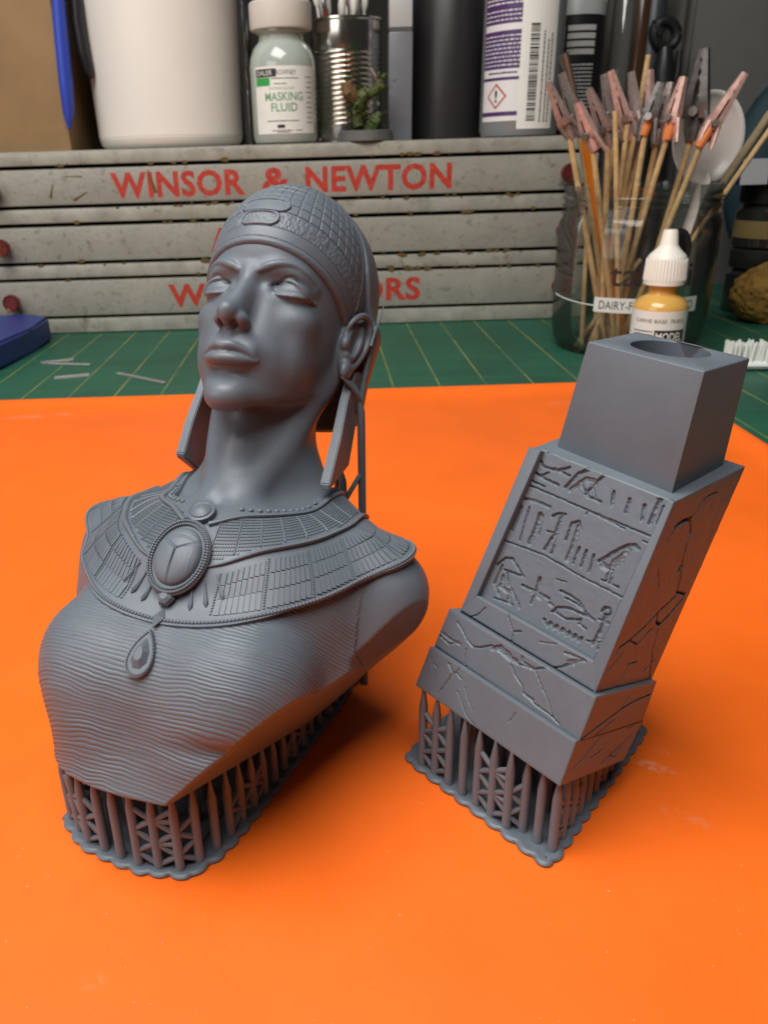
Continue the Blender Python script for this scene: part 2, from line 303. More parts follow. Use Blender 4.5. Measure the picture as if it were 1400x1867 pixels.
def shelf_things():
    z = CT
    # cardboard box
    y0 = 632; a = ony(131, 272, y0); x = a[0]; kraft = mat('kraft_card', (.26, .165, .075), .75, vary=.1, vscale=30, bump=.15, bscale=700)
    c = thing('cardboard_box', 'brown cardboard box standing at the end of the chest top', 'box', (x - 70, y0 + 60, z))
    MB().box((x - 70, y0 + 55, z + 85), (140, 110, 170), bev=.8).obj('body', kraft, c); MB().box((x - 70, y0 + 55, z + 170.6), (142, 112, 1.6), bev=.4).obj('lid', kraft, c)
    MB().box((x + .25, y0 + 30, z + 85), (.3, 60, 40)).obj('tape', mat('brown_tape', (.22, .13, .05), .3), c)
    # pliers hooked over the box: one blue and one black handle
    c = thing('pliers', 'pliers with one blue and one black grip hung over the cardboard box edge', 'pliers', (x - 4, y0 - 4, z + 12))
    P = [ony(px, py, y0 - 5) for px, py in ((92, -160), (103, -40), (112, 60), (121, 150), (126, 205), (127, 236))]; MB().tube(P, [4.2, 5.2, 6.4, 6.4, 5.4, 1.4], 14, True, .75).obj('blue_grip', mat('blue_rubber', (.03, .065, .42), .38), c)
    P = [ony(px, py, y0 + 6) for px, py in ((128, -160), (136, -40), (143, 40), (153, 95), (163, 130), (168, 143))]; MB().tube(P, [4.2, 5.2, 6.2, 6.0, 4.8, 1.4], 14, True, .75).obj('black_grip', BLACK, c)
    P = [ony(92, -160, y0 - 5), ony(100, -230, y0), ony(118, -230, y0 + 3), ony(128, -160, y0 + 6)]; MB().tube(P, 4, 10).obj('jaw_head', CHROME, c)
    # white plastic pot
    p0, p1 = ony(183, 240, 672), ony(443, 240, 672); cx, r = (p0[0] + p1[0]) / 2, (p1[0] - p0[0]) / 2 - .3; cy = 672
    c = thing('plastic_pot', 'large matte white plastic pot on the chest beside the cardboard box', 'pot', (cx, cy, z))
    MB().lathe([(.01, 1.2), (r * .45, 1.0), (r * .55, .1), (r - 8, .0), (r - 4, .8), (r - 1.2, 3.4), (r - .25, 7.2), (r - .5, 7.6), (r - .1, 8.0), (r + 1.2, 60), (r + 3.2, 150)], (cx, cy, z), 80).obj('body', mat('matte_white', (.74, .71, .65), .42, vary=.04, vscale=14, bump=.12, bscale=160), c)
    MB().lathe([(r + 3, 149), (r + 5, 150), (r + 5, 172), (r + 3, 174), (.01, 174)], (cx, cy, z), 80).obj('lid', WHITE, c)
    # silver tube
    q = ony(450, 150, 700); c = thing('metal_tube', 'narrow shiny metal tube standing behind the masking fluid bottle', 'tube', (q[0], 700, z)); MB().lathe([(5, 0), (5, 40), (4.4, 42), (4.4, 48), (5, 50), (5, 88), (4.2, 92), (4.2, 150), (0.01, 150)], (q[0], 700, z), 28).obj('barrel', CHROME, c); MB().lathe([(5.3, 40), (5.6, 44), (5.3, 48)], (q[0], 700, z), 28).obj('collar', CHROME, c)
    # masking fluid bottle
    cx, cy, r = -22.8, 636, 23.; c = thing('masking_fluid_bottle', 'small bottle with white cap and white label reading MASKING FLUID', 'bottle', (cx, cy, z)); az = face_az(cx, cy) + .05
    MB().lathe([(.01, .8), (r - 4, .3), (r - 1.5, 1.2), (r, 4), (r, 49), (r - .6, 54), (r - 3, 60), (r - 7, 64.5), (r - 7.4, 68), (r - 5.5, 69.5), (r - 5.5, 71), (.01, 71)], (cx, cy, z), 64).obj('body', mat('milky_green_glass', (.36, .41, .37), .12, vary=.03, coat=.5), c)
    MB().lathe([(r - 5, 70.5), (r - 2.2, 71), (r - 1.6, 72.5), (r - 1.6, 86.3), (r - 2.6, 87.6), (r - 4, 88), (.01, 88)], (cx, cy, z), 64).obj('cap', mat('cap_white', (.60, .57, .51), .4, bump=.2, bscale=300), c)
    lb = sleeve((cx, cy), r, az, 1.02, z + 6.5, z + 48).obj('label', PAPER, c); C2 = (cx, cy)
    sleeve(C2, r, az - .62, .36, z + 41.5, z + 46.5, off=.16).obj('black_panel', INK, lb); sleeve(C2, r, az - .72, .26, z + 36.2, z + 41.2, off=.16).obj('green_panel', mat('label_green', (.03, .32, .07), .45), lb)
    wrap('lettering', 'DALER', 5, 12, C2, r, az - .64, z + 42.6, PAPER, lb, height=3.0, off=.24); wrap('lettering', 'ROWNEY', 5, 14, C2, r, az + .04, z + 42.6, INK, lb, height=3.0)
    wrap('lettering', 'WATERCOLOUR', 4, 18, C2, r, az - .12, z + 33.6, mat('grey_ink', (.2, .22, .2), .5), lb, height=1.7)
    gi = mat('green_ink', (.13, .30, .17), .5); wrap('lettering', 'MASKING', 7, 27, C2, r, az - .05, z + 27.0, gi, lb, bold=.12, height=5.2); wrap('lettering', 'FLUID', 7, 18.5, C2, r, az - .05, z + 20.4, gi, lb, bold=.12, height=5.2)
    bars(C2, r, az, [(-.8, .42, z + 18.4)], INK, lb, h=.25, gap=.0, unit=40); bars(C2, r, az, [(-.6, .4, z + 14.2), (-.45, .2, z + 8.2), (-.3, .1, z + 7.2), (.28, .5, z + 8.2), (-.42, .42, z + 40.2), (-.35, .05, z + 37)], INK, lb, h=.6)
    bars(C2, r, az, [(.66 + .02 * (k % 3), .92, z + 13 + 3.1 * k) for k in range(10)], INK, lb, h=.55)
    b = MB(); o = sleeve(C2, r, az - .17, .11, z + 10.0, z + 12.2, off=.17).obj('emblem', INK, lb)
    # tin can with brushes and cotton swabs
    cx, cy, r = 22.3, 662, 26.3; c = thing('tin_can', 'ribbed shiny tin can with vertical seam, holding swabs and a brush', 'can', (cx, cy, z))
    pr = [(r - 1, .2), (r + .4, .4), (r + .4, 2.0), (r - .4, 3.0), (r - .4, 10)]
    for k in range(15):
        zz = 11 + k * 3.3; pr += [(r - .4, zz), (r + .15, zz + .7), (r + .15, zz + 1.3), (r - .75, zz + 2.1), (r - .75, zz + 2.6)]
    pr += [(r - .4, 61), (r - .4, 77), (r + .5, 78), (r + .5, 79.3), (r - .6, 79.4), (r - .9, 78), (r - 1.2, 60), (r - 1.2, 2), (.01, 2)]
    MB().lathe(pr, (cx, cy, z), 96).obj('wall', mat('tin', (.62, .60, .55), .16, metal=1., vary=.08, vscale=40), c); a = face_az(cx, cy) + .02
    MB().box((cx + (r + .1) * math.cos(a), cy + (r + .1) * math.sin(a), z + 40), (.7, .9, 76), rotz(a)).obj('seam', mat('tin_seam', (.12, .12, .11), .3, metal=1.), c)
    cot = mat('cotton', (.68, .66, .60), .9, bump=.4, bscale=1200); shaft = mat('paper_stick', (.62, .60, .55), .7); k = 0
    for i in range(16):
        a = random.uniform(0, 6.28); rr = random.uniform(8, 23); bx_, by_ = cx + rr * .4 * math.cos(a), cy + rr * .4 * math.sin(a); tx, ty = cx + rr * math.cos(a), cy + rr * math.sin(a); top = z + random.uniform(93, 104); w = thing('cotton_swab', 'white tipped cotton swab standing in the ribbed tin can', 'swab', (bx_, by_, z + 2.2), 'cotton swabs in the tin can')
        d = np.array((tx - bx_, ty - by_, top - z - 2.2)); b0 = np.array((bx_, by_, z + 2.2)); MB().tube([b0, b0 + d * .86], 1.15, 8).obj('stick', shaft, w); MB().tube([b0 + d * .84, b0 + d * .88, b0 + d * .95, b0 + d], [1.2, 2.5, 2.6, .9], 10).obj('tip', cot, w)
    w = thing('paint_brush', 'brush with red brown handle standing in the tin can', 'brush', (cx - 4, cy + 4, z + 2.4)); b0 = np.array((cx - 2, cy + 2, z + 2.4)); d = ony(592, 12, cy - 6) - b0; MB().tube([b0, b0 + d * .7, b0 + d], [1.6, 2.2, 2.0], 10).obj('handle', mat('red_brown_lacquer', (.16, .035, .02), .25), w); MB().tube([b0 + d * .98, b0 + d * 1.25], [2.1, 2.4], 10).obj('ferrule', CHROME, w)
    # miniature on a round base
    q0, q1 = ony(613, 246, 631), ony(719, 246, 631); cx, cy, r = (q0[0] + q1[0]) / 2, 629, (q1[0] - q0[0]) / 2 - .6; c = thing('plant_miniature', 'tiny painted green plant creature miniature on round grey base before the can', 'miniature', (cx, cy, z))
    MB().lathe([(r - .4, .0), (r, .6), (r - 1.2, 6.6), (r - 2.0, 7.2), (.01, 7.4)], (cx, cy, z), 48).obj('base', mat('base_grey', (.09, .09, .085), .6, vary=.2, vscale=200), c)
    gm = mat('mini_green', (.055, .075, .016), .6, vary=.7, vscale=500); bm_ = mat('mini_brown', (.14, .075, .03), .6, vary=.4, vscale=400)
    at_ = lambda px, py, dy=0: ony(px, py, cy + dy)
    MB().tube([at_(655, 232), at_(650, 205, 2), at_(655, 180), at_(672, 165)], [4, 5, 5.5, 4], 10).obj('body', gm, c); MB().tube([at_(668, 178), at_(685, 165, -3), at_(700, 152, -4)], [2.5, 3.2, 4.5], 10).obj('arm', gm, c); MB().tube([at_(650, 185), at_(635, 165, -3), at_(628, 150, -4)], [4, 5.5, 3], 9).obj('claw', bm_, c); MB().tube([at_(676, 240), at_(684, 220, -4), at_(693, 205, -4)], [5, 4.5, 2], 9).obj('leg', gm, c)
    lf = MB()
    for i in range(320):
        px, py = random.choice(((655, 190), (695, 158), (640, 205), (690, 222), (632, 160), (660, 220), (668, 200))); p = at_(px + random.gauss(0, 9), py + random.gauss(0, 10), random.uniform(-7, 4)); d = np.array((random.gauss(0, 1), random.gauss(0, .6), random.uniform(.1, 1.2))); M = zframe(d); s = random.uniform(2.5, 5.5); lf.add([p, p + M @ np.array((s * .28, 0, s * .5)), p + M @ np.array((0, 0, s)), p + M @ np.array((-s * .28, .3, s * .5))], [(0, 1, 2, 3)])
    lf.obj('leaf', gm, c, False, stuff=True); MB().tube([at_(690, 150), at_(682, 134, -2), at_(676, 124, -2)], [.9, .7, .4], 6).obj('thorn', mat('mini_bone', (.4, .3, .24), .6), c)
    # grey marker bottle
    q = ony(728, 248, 655); cx, cy = q[0], 655; c = thing('marker_pen', 'square grey marker with black tip standing beside the tin can', 'marker', (cx, cy, z)); gl = mat('grey_clear_plastic', (.155, .165, .18), .3, vary=.05)
    MB().box((cx, cy, z + 35), (17, 14, 70), bev=1.2).obj('barrel', gl, c); MB().box((cx, cy, z + 71.4), (16, 13, 3)).obj('band', mat('grey_mid', (.08, .08, .085), .4), c); MB().box((cx, cy, z + 82), (16.2, 13, 20), bev=1).obj('cap', mat('grey_light', (.42, .42, .41), .4), c); MB().lathe([(6.5, 92), (6.5, 98), (5, 108), (.01, 110)], (cx, cy, z), 24).obj('tip', BLACK, c)
    # black bottle
    q0, q1 = ony(752, 230, 672), ony(884, 230, 672); cx, cy, r = (q0[0] + q1[0]) / 2, 690, (q1[0] - q0[0]) / 2 + .6; c = thing('black_bottle', 'plain black cylindrical bottle between the marker and the purple-labelled bottle', 'bottle', (cx, cy, z)); MB().lathe([(r - 3, 0), (r - .5, 1.2), (r, 4), (r, 120), (r - 6, 134), (12, 140), (12, 150), (.01, 150)], (cx, cy, z), 64).obj('body', mat('black_satin', (.02, .02, .021), .38), c); MB().lathe([(13, 146), (13.5, 148), (13.5, 172), (.01, 172)], (cx, cy, z), 40).obj('cap', BLACK, c)
    # purple-labelled resin bottle
    cx, cy, r = 147.6, 648, 28.2; c = thing('cleaner_bottle', 'grey bottle with purple label, red hazard diamond and white barcode strip', 'bottle', (cx, cy, z)); C2 = (cx, cy); az = face_az(cx, cy)
    MB().lathe([(r - 5, 0), (r - 1.5, 1), (r, 5), (r, 92), (r - 1.2, 98), (r - 7, 106), (12, 112), (12, 120), (.01, 120)], (cx, cy, z), 72).obj('body', mat('smoke_grey_plastic', (.20, .21, .215), .28), c); MB().lathe([(13, 112), (14, 114), (14, 138), (.01, 138)], (cx, cy, z), 40).obj('cap', WHITE, c)
    pu = mat('label_purple', (.075, .03, .13), .4, vary=.05); lb = sleeve(C2, r, az - .52, .62, z + 14, z + 90).obj('label', pu, c); wp = mat('label_white', (.70, .69, .68), .4)
    for z0, z1 in ((66, 70), (38, 43)): sleeve(C2, r, az - .52, .60, z + z0, z + z1, off=.16).obj('white_band', wp, lb)
    sleeve(C2, r, az - .52, .60, z + 16.5, z + 36, off=.16).obj('white_band', wp, lb); sleeve(C2, r, az - .52, .6, z + 10.5, z + 13.6, off=.14).obj('white_band', wp, lb)
    bars(C2, r, az, [(-1.1, .06, z + 45 + 2.5 * k) for k in range(8)] + [(-1.1, .06, z + 72 + 2.6 * k) for k in range(3)], wp, lb, h=.75, off=.2, unit=2.2, gap=.8); bars(C2, r, az, [(-1.1, .06, z + 81.5 + 2.4 * k) for k in range(3)], wp, lb, h=.9, off=.2, unit=3, gap=.8); bars(C2, r, az, [(-.9, -.1, z + 40)], pu, lb, h=1.2, off=.22, unit=3)
    def dia(s, m, off):
        b = MB(); V = []; k = 12; a0 = az - .62
        for i in range(k + 1):
            for j in (-1, 1): x = -s + 2 * s * i / k; V.append((cx + (r + off) * math.cos(a0 + x / r), cy + (r + off) * math.sin(a0 + x / r), z + 26.2 + j * (s - abs(x))))
        b.add(V, [(2 * i, 2 * i + 2, 2 * i + 3, 2 * i + 1) for i in range(k)]); return b.obj('hazard_diamond', m, lb, False)
    dia(8.2, mat('hazard_red', (.42, .03, .03), .4), .24); dia(6.6, wp, .32); wrap('lettering', '!', 11, 2.0, C2, r, az - .62, z + 22.6, INK, lb, bold=.25, height=7.6, off=.4)
    st = sleeve(C2, r, az + .42, .47, z + 5, z + 90, off=.22).obj('barcode_sticker', PAPER, c)
    b = MB(); zz = z + 10.0
    while zz < z + 68:
        h = random.choice((.5, .5, .9, 1.3)); V = []
        for i in range(5):
            a = az + .14 + .03 + .22 * i / 4; V += [(cx + (r + .32) * math.cos(a), cy + (r + .32) * math.sin(a), zz), (cx + (r + .32) * math.cos(a), cy + (r + .32) * math.sin(a), zz + h)]
        b.add(V, [(2 * i, 2 * i + 2, 2 * i + 3, 2 * i + 1) for i in range(4)]); zz += h + random.choice((.45, .6, 1.0))
    b.obj('barcode', INK, st, False, stuff=True)
    for da in (.50, .62, .72):                          # vertical lines of print
        b = MB(); zz = z + 9
        while zz < z + random.choice((64, 70, 60)):
            h = random.uniform(1., 3.); a = az + da; V = [(cx + (r + .32) * math.cos(q_), cy + (r + .32) * math.sin(q_), w_) for q_ in (a, a + .035) for w_ in (zz, zz + h)]; b.add(V, [(0, 2, 3, 1)]); zz += h + .5
        b.obj('fine_print', INK, st, False, stuff=True)
    # second bottle with black label
    q = ony(1052, 100, 705); cx, cy, r = q[0] - 3, 705, 21.5; c = thing('ink_bottle', 'pale grey bottle with black label, behind the purple-labelled bottle', 'bottle', (cx, cy, z)); C2 = (cx, cy); az = face_az(cx, cy); MB().lathe([(r - 2, 0), (r, 3), (r, 108), (r - 4, 116), (10, 122), (10, 140), (.01, 140)], (cx, cy, z), 56).obj('body', mat('pale_grey_plastic', (.36, .37, .36), .35), c)
    lb = sleeve(C2, r, az + .1, 1.3, z + 2, z + 82).obj('label', mat('label_black', (.012, .012, .013), .35), c); ink = mat('pale_ink', (.45, .45, .43), .5)
    for k in range(4): sleeve(C2, r, az + .25, .5, z + 56 + 5.2 * k, z + 59.6 + 5.2 * k, off=.16).obj('white_band', ink, lb)
    for k in range(4): wrap('lettering', ('10 ml', '20 ml', '30 ml', '40 ml')[k], 4, 8, C2, r, az + .28, z + 56.8 + 5.2 * k, INK, lb, height=2, off=.24) if False else None
    bars(C2, r, az, [(-.3, .75, z + 20 + 2.6 * k) for k in range(12)], ink, lb, h=1.1, off=.2, unit=2.4)
    # glass and steel things in the dark behind
    for px, rr, h, m, nm, lab in ((1120, 9, 120, clear('clear_glass', (.9, .9, .86)), 'glass_tube', 'tall clear glass tube behind the alligator clips'), (1150, 7, 118, mat('brown_glass', (.05, .025, .012), .15), 'brown_tube', 'dark brown glass tube standing by the clear tube'), (1172, 8, 116, mat('slate_plastic', (.035, .04, .05), .4), 'slate_tube', 'slate grey tube standing by the brown tube')):
        q = ony(px, 200, 735); c = thing(nm, lab, 'tube', (q[0], 735, z if q[0] < 196 else 0)); zb = z if q[0] < 196 else 0
        MB().lathe([(rr * .9, 0), (rr, 2), (rr, z + h - zb), (rr * .8, z + h + 4 - zb), (.01, z + h + 4 - zb)], (q[0], 735, zb), 30).obj('barrel', m, c); MB().lathe([(rr + .4, z + h - 10 - zb), (rr + .8, z + h - 8 - zb), (rr + .8, z + h + 6 - zb), (.01, z + h + 7 - zb)], (q[0], 735, zb), 30).obj('stopper', BLACK if rr != 9 else CHROME, c)
shelf_things()
# ------------------------------------------------------------------ right-hand background: board, box, jars, sponge
def right_things():
    gb = mat('grey_curtain', (.10, .098, .088), .8, vary=.08, vscale=20); V = []; n = 120
    for i in range(n + 1):
        u = i / n; x = 238 + 190 * u; y = 760 + 5 * math.sin(u * 30) * (1 - u) + 3 * math.sin(u * 71)
        V += [(x, y, 0), (x, y, 420)]
    o = mesh_obj('curtain', V + [(a, b + 1.5, c) for a, b, c in V], [(2 * i, 2 * i + 2, 2 * i + 3, 2 * i + 1) for i in range(n)] + [(2 * (n + 1) + 2 * i, 2 * (n + 1) + 2 * i + 1, 2 * (n + 1) + 2 * i + 3, 2 * (n + 1) + 2 * i + 2) for i in range(n)], gb); tagit(o, 'dark grey pleated curtain hanging behind the jar of clips', 'curtain')
    o = MB().box((385, 752, 210), (150, 4, 420), bev=1).obj('grey_panel', mat('panel_grey', (.105, .105, .098), .7, vary=.05)); tagit(o, 'flat dark grey panel standing beside the pleated curtain', 'panel')
    # black-handled shears
    f = lambda px, py, y=725: ony(px, py, y)
    c = thing('shears', 'black silhouetted shears handles sticking up behind the clips', 'shears', (*f(1215, 300)[:2], 0)); P = [f(1212 + 21 * math.cos(a), 62 + 24 * math.sin(a)) for a in np.linspace(0, 2 * math.pi, 22)]; MB().tube(P, 4.2, 10, False).obj('handle', BLACK, c); MB().tube([f(1212, 62 + 24), f(1208, 130), f(1210, 200), (f(1210, 250)[0], 725, 0)], [5, 9, 8, 5], 12).obj('blade', BLACK, c); MB().tube([f(1238, 92), f(1234, 130), f(1216, 190)], [2.2, 3, 4], 10).obj('arm', BLACK, c); MB().tube([f(1200, 40), f(1196, 50), f(1205, 62)], 5, 10).obj('finger_rest', BLACK, c)
    # stack at the right: jars with a blue and white box on top
    y = 600; c = thing('black_lidded_jar', 'dark glass jar with black lid, topmost of the pair', 'jar', (f(1392, 450, y)[0] + 16, y + 22, 46.4)); x = f(1392, 450, y)[0] + 16; dg = mat('dark_glass', (.02, .02, .018), .08, coat=.6)
    MB().lathe([(25, 0), (27, 2), (27, 26), (23, 30), (23, 32), (.01, 32)], (x, y + 22, 46.4), 48).obj('body', dg, c); MB().lathe([(25.5, 31.5), (26.5, 33), (26.5, 43.5), (25.5, 44.6), (.01, 44.6)], (x, y + 22, 46.4), 48).obj('lid', mat('ribbed_black', (.02, .02, .02), .25), c); MB().lathe([(27.15, 8), (27.15, 20)], (x, y + 22, 46.4), 48, closed=False).obj('label', mat('label_dull', (.18, .13, .05), .4), c)
    c = thing('dark_jar', 'dark glass jar at the bottom of the pair behind the sponge', 'jar', (x, y + 22, 0)); MB().lathe([(25, 0), (27, 2), (27, 28), (23, 31), (23, 33), (.01, 33)], (x, y + 22, 0), 48).obj('body', dg, c); MB().lathe([(25.5, 32.5), (26.5, 34), (26.5, 45), (25.5, 46.2), (.01, 46.2)], (x, y + 22, 0), 48).obj('lid', MATS['ribbed_black'], c)
    zt = 46.4 + 44.8; a = f(1345, 335, y); c = thing('paint_box', 'small blue and white carton lying on the black lidded jar', 'carton', (a[0] + 40, y + 20, zt)); MB().box((a[0] + 40, y + 20, zt + 8.6), (80, 44, 17), bev=.5).obj('carton', mat('carton_blue', (.012, .014, .10), .4), c); MB().box((a[0] + 9.5, y - 2.1, zt + 8.6), (19, .5, 16.6)).obj('white_end', mat('carton_white', (.42, .42, .44), .4), c)
    V, F = text_mesh('WINSOR', 6, 1., .1, 22); mesh_obj('lettering', np.stack([V[:, 0] + a[0] + 26, np.full(len(V), y - 2.3), V[:, 1] / V[:, 1].max() * 4 + zt + 7], 1), F, PAPER, c, False)
    # blue bag
    o = MB().ball((f(1395, 165, 700)[0] + 20, 705, f(1395, 165, 700)[2] - 60), (38, 20, 70), 20, 14).obj('teal_bag', mat('teal_cloth', (.008, .03, .04), .7, vary=.4, vscale=40, bump=.5, bscale=60)); tagit(o, 'dark teal cloth bag slumped behind the spoon', 'bag')
    # natural sponge
    G = np.array(f(1378, 540, 575)); c = thing('natural_sponge', 'yellow brown natural sponge lying on the mat under the jars', 'sponge', (G[0] + 14, 575, 0))
    bm = bmesh.new(); bmesh.ops.create_icosphere(bm, subdivisions=5, radius=1.)
    for v in bm.verts:
        d = v.co.normalized(); r = 1 + .12 * mnoise.noise(d * 1.7) + .05 * mnoise.noise(d * 5); h = mnoise.noise(d * 9); r -= .13 * max(0, h - .22) * 3 if h > .22 else 0; r += .02 * mnoise.noise(d * 22); v.co = Vector((d.x * 30 * r, d.y * 22 * r, max(d.z * 23 * r, -20.5)))
    V = np.array([v.co[:] for v in bm.verts]) + (G[0] + 14, 575, 20.6); F = [[v.index for v in q.verts] for q in bm.faces]; bm.free(); mesh_obj('body', V, F, mat('sponge', (.24, .135, .025), .9, vary=.35, vscale=120, bump=.8, bscale=500), c)
    # toothbrush: head with tufts of bristles
    c = thing('toothbrush', 'white toothbrush lying bristles up on the green mat behind the plinth', 'toothbrush', (*onz(1360, 680)[:2], 0)); wb = mat('brush_white', (.72, .73, .70), .35); y = 446
    a, b = onz(1300, 668), onz(1402, 690); a[1] = y; b[1] = y - 4
    A = ony(1316, 672, y); B = ony(1412, 690, y - 4); A[2] = B[2] = 3.2; d = (B - A) / np.linalg.norm(B - A)
    MB().tube([A - d * 3, A - d * 1, A + d * 6, A + d * 24, A + d * 34, A + d * 90], [.8, 3.0, 5.2, 5.2, 3.4, 4.2], 14, True, .6).obj('handle', wb, c); nn = np.cross(d, (0, 0, 1)); bz = mat('bristle', (.80, .81, .77), .6)
    for i in range(9):
        for j in (-1.2, 0, 1.2):
            p = A + d * (1.5 + 2.9 * i) + nn * j * 2.6 + np.array((0, 0, 1.5)); t = MB()
            for k in range(7):
                q = p + np.array((random.gauss(0, .5), random.gauss(0, .5), 0)); e = q + np.array((random.gauss(0, .45), random.gauss(0, .4), 11.5 + random.uniform(-.9, .6) - (1.2 if i % 2 else 0))); t.tube([q, e], [.42, .34], 5)
            t.obj('bristle_tuft', bz, c)
    # blue tool block at the left
    bl = mat('blue_plastic', (.018, .035, .19), .42, vary=.05); P = [onz(-160, 650)[:2], onz(0, 681)[:2], onz(68, 642)[:2], onz(68, 606)[:2] + np.array((0, -20)), np.array((-200, 596)), np.array((-290, 596))]
    P = np.array([(-300, 520), (-205, 492), (-199, 548), (-199.5, 590), (-215, 604), (-300, 604)]); bm = bmesh.new(); B0 = [bm.verts.new((x_, y_, 0.)) for x_, y_ in P]; T0 = [bm.verts.new((x_, y_, 17.)) for x_, y_ in P]; n = len(P); bm.faces.new(B0[::-1]); bm.faces.new(T0); [bm.faces.new((B0[i], B0[(i + 1) % n], T0[(i + 1) % n], T0[i])) for i in range(n)]
    bmesh.ops.bevel(bm, geom=list(bm.edges), offset=2.2, segments=3, affect='EDGES'); bm.verts.index_update(); o = mesh_obj('blue_block', [v.co[:] for v in bm.verts], [[v.index for v in f_.verts] for f_ in bm.faces], bl, None, 40); bm.free(); tagit(o, 'blue plastic block with a slanted end lying against the chest', 'plastic block')
    # offcuts of clear plastic on the mat
    cl = clear('offcut_plastic', (.97, .97, .95), .3, .2, .38)  # strong pale diffuse share paints in the bright white reflections on the plastic
    for i, (pa, pb, w, lab) in enumerate((((75, 662), (135, 656), 5, 'bright clear plastic offcut nearest the blue block'), ((100, 690), (164, 684), 6, 'clear plastic offcut lying flat, second from the blue block'), ((90, 664), (166, 666), 3, 'thin clear plastic sliver touching the bright offcut'), ((215, 681), (302, 699), 3.2, 'long thin clear plastic sliver lying apart from the others'))):
        A, B = onz(*pa, .2), onz(*pb, .2); d = B - A; L_ = np.linalg.norm(d); d /= L_; n_ = np.cross((0, 0, 1), d); c0 = (A + B) / 2; c0[2] = .5 + .25 * (i == 2); M = np.stack([d, n_, (0, 0, 1)], 1)
        o = MB().box(c0, (L_, w, .7), M, .12).obj('plastic_offcut', cl, None, False); tagit(o, lab, 'offcut')
right_things()
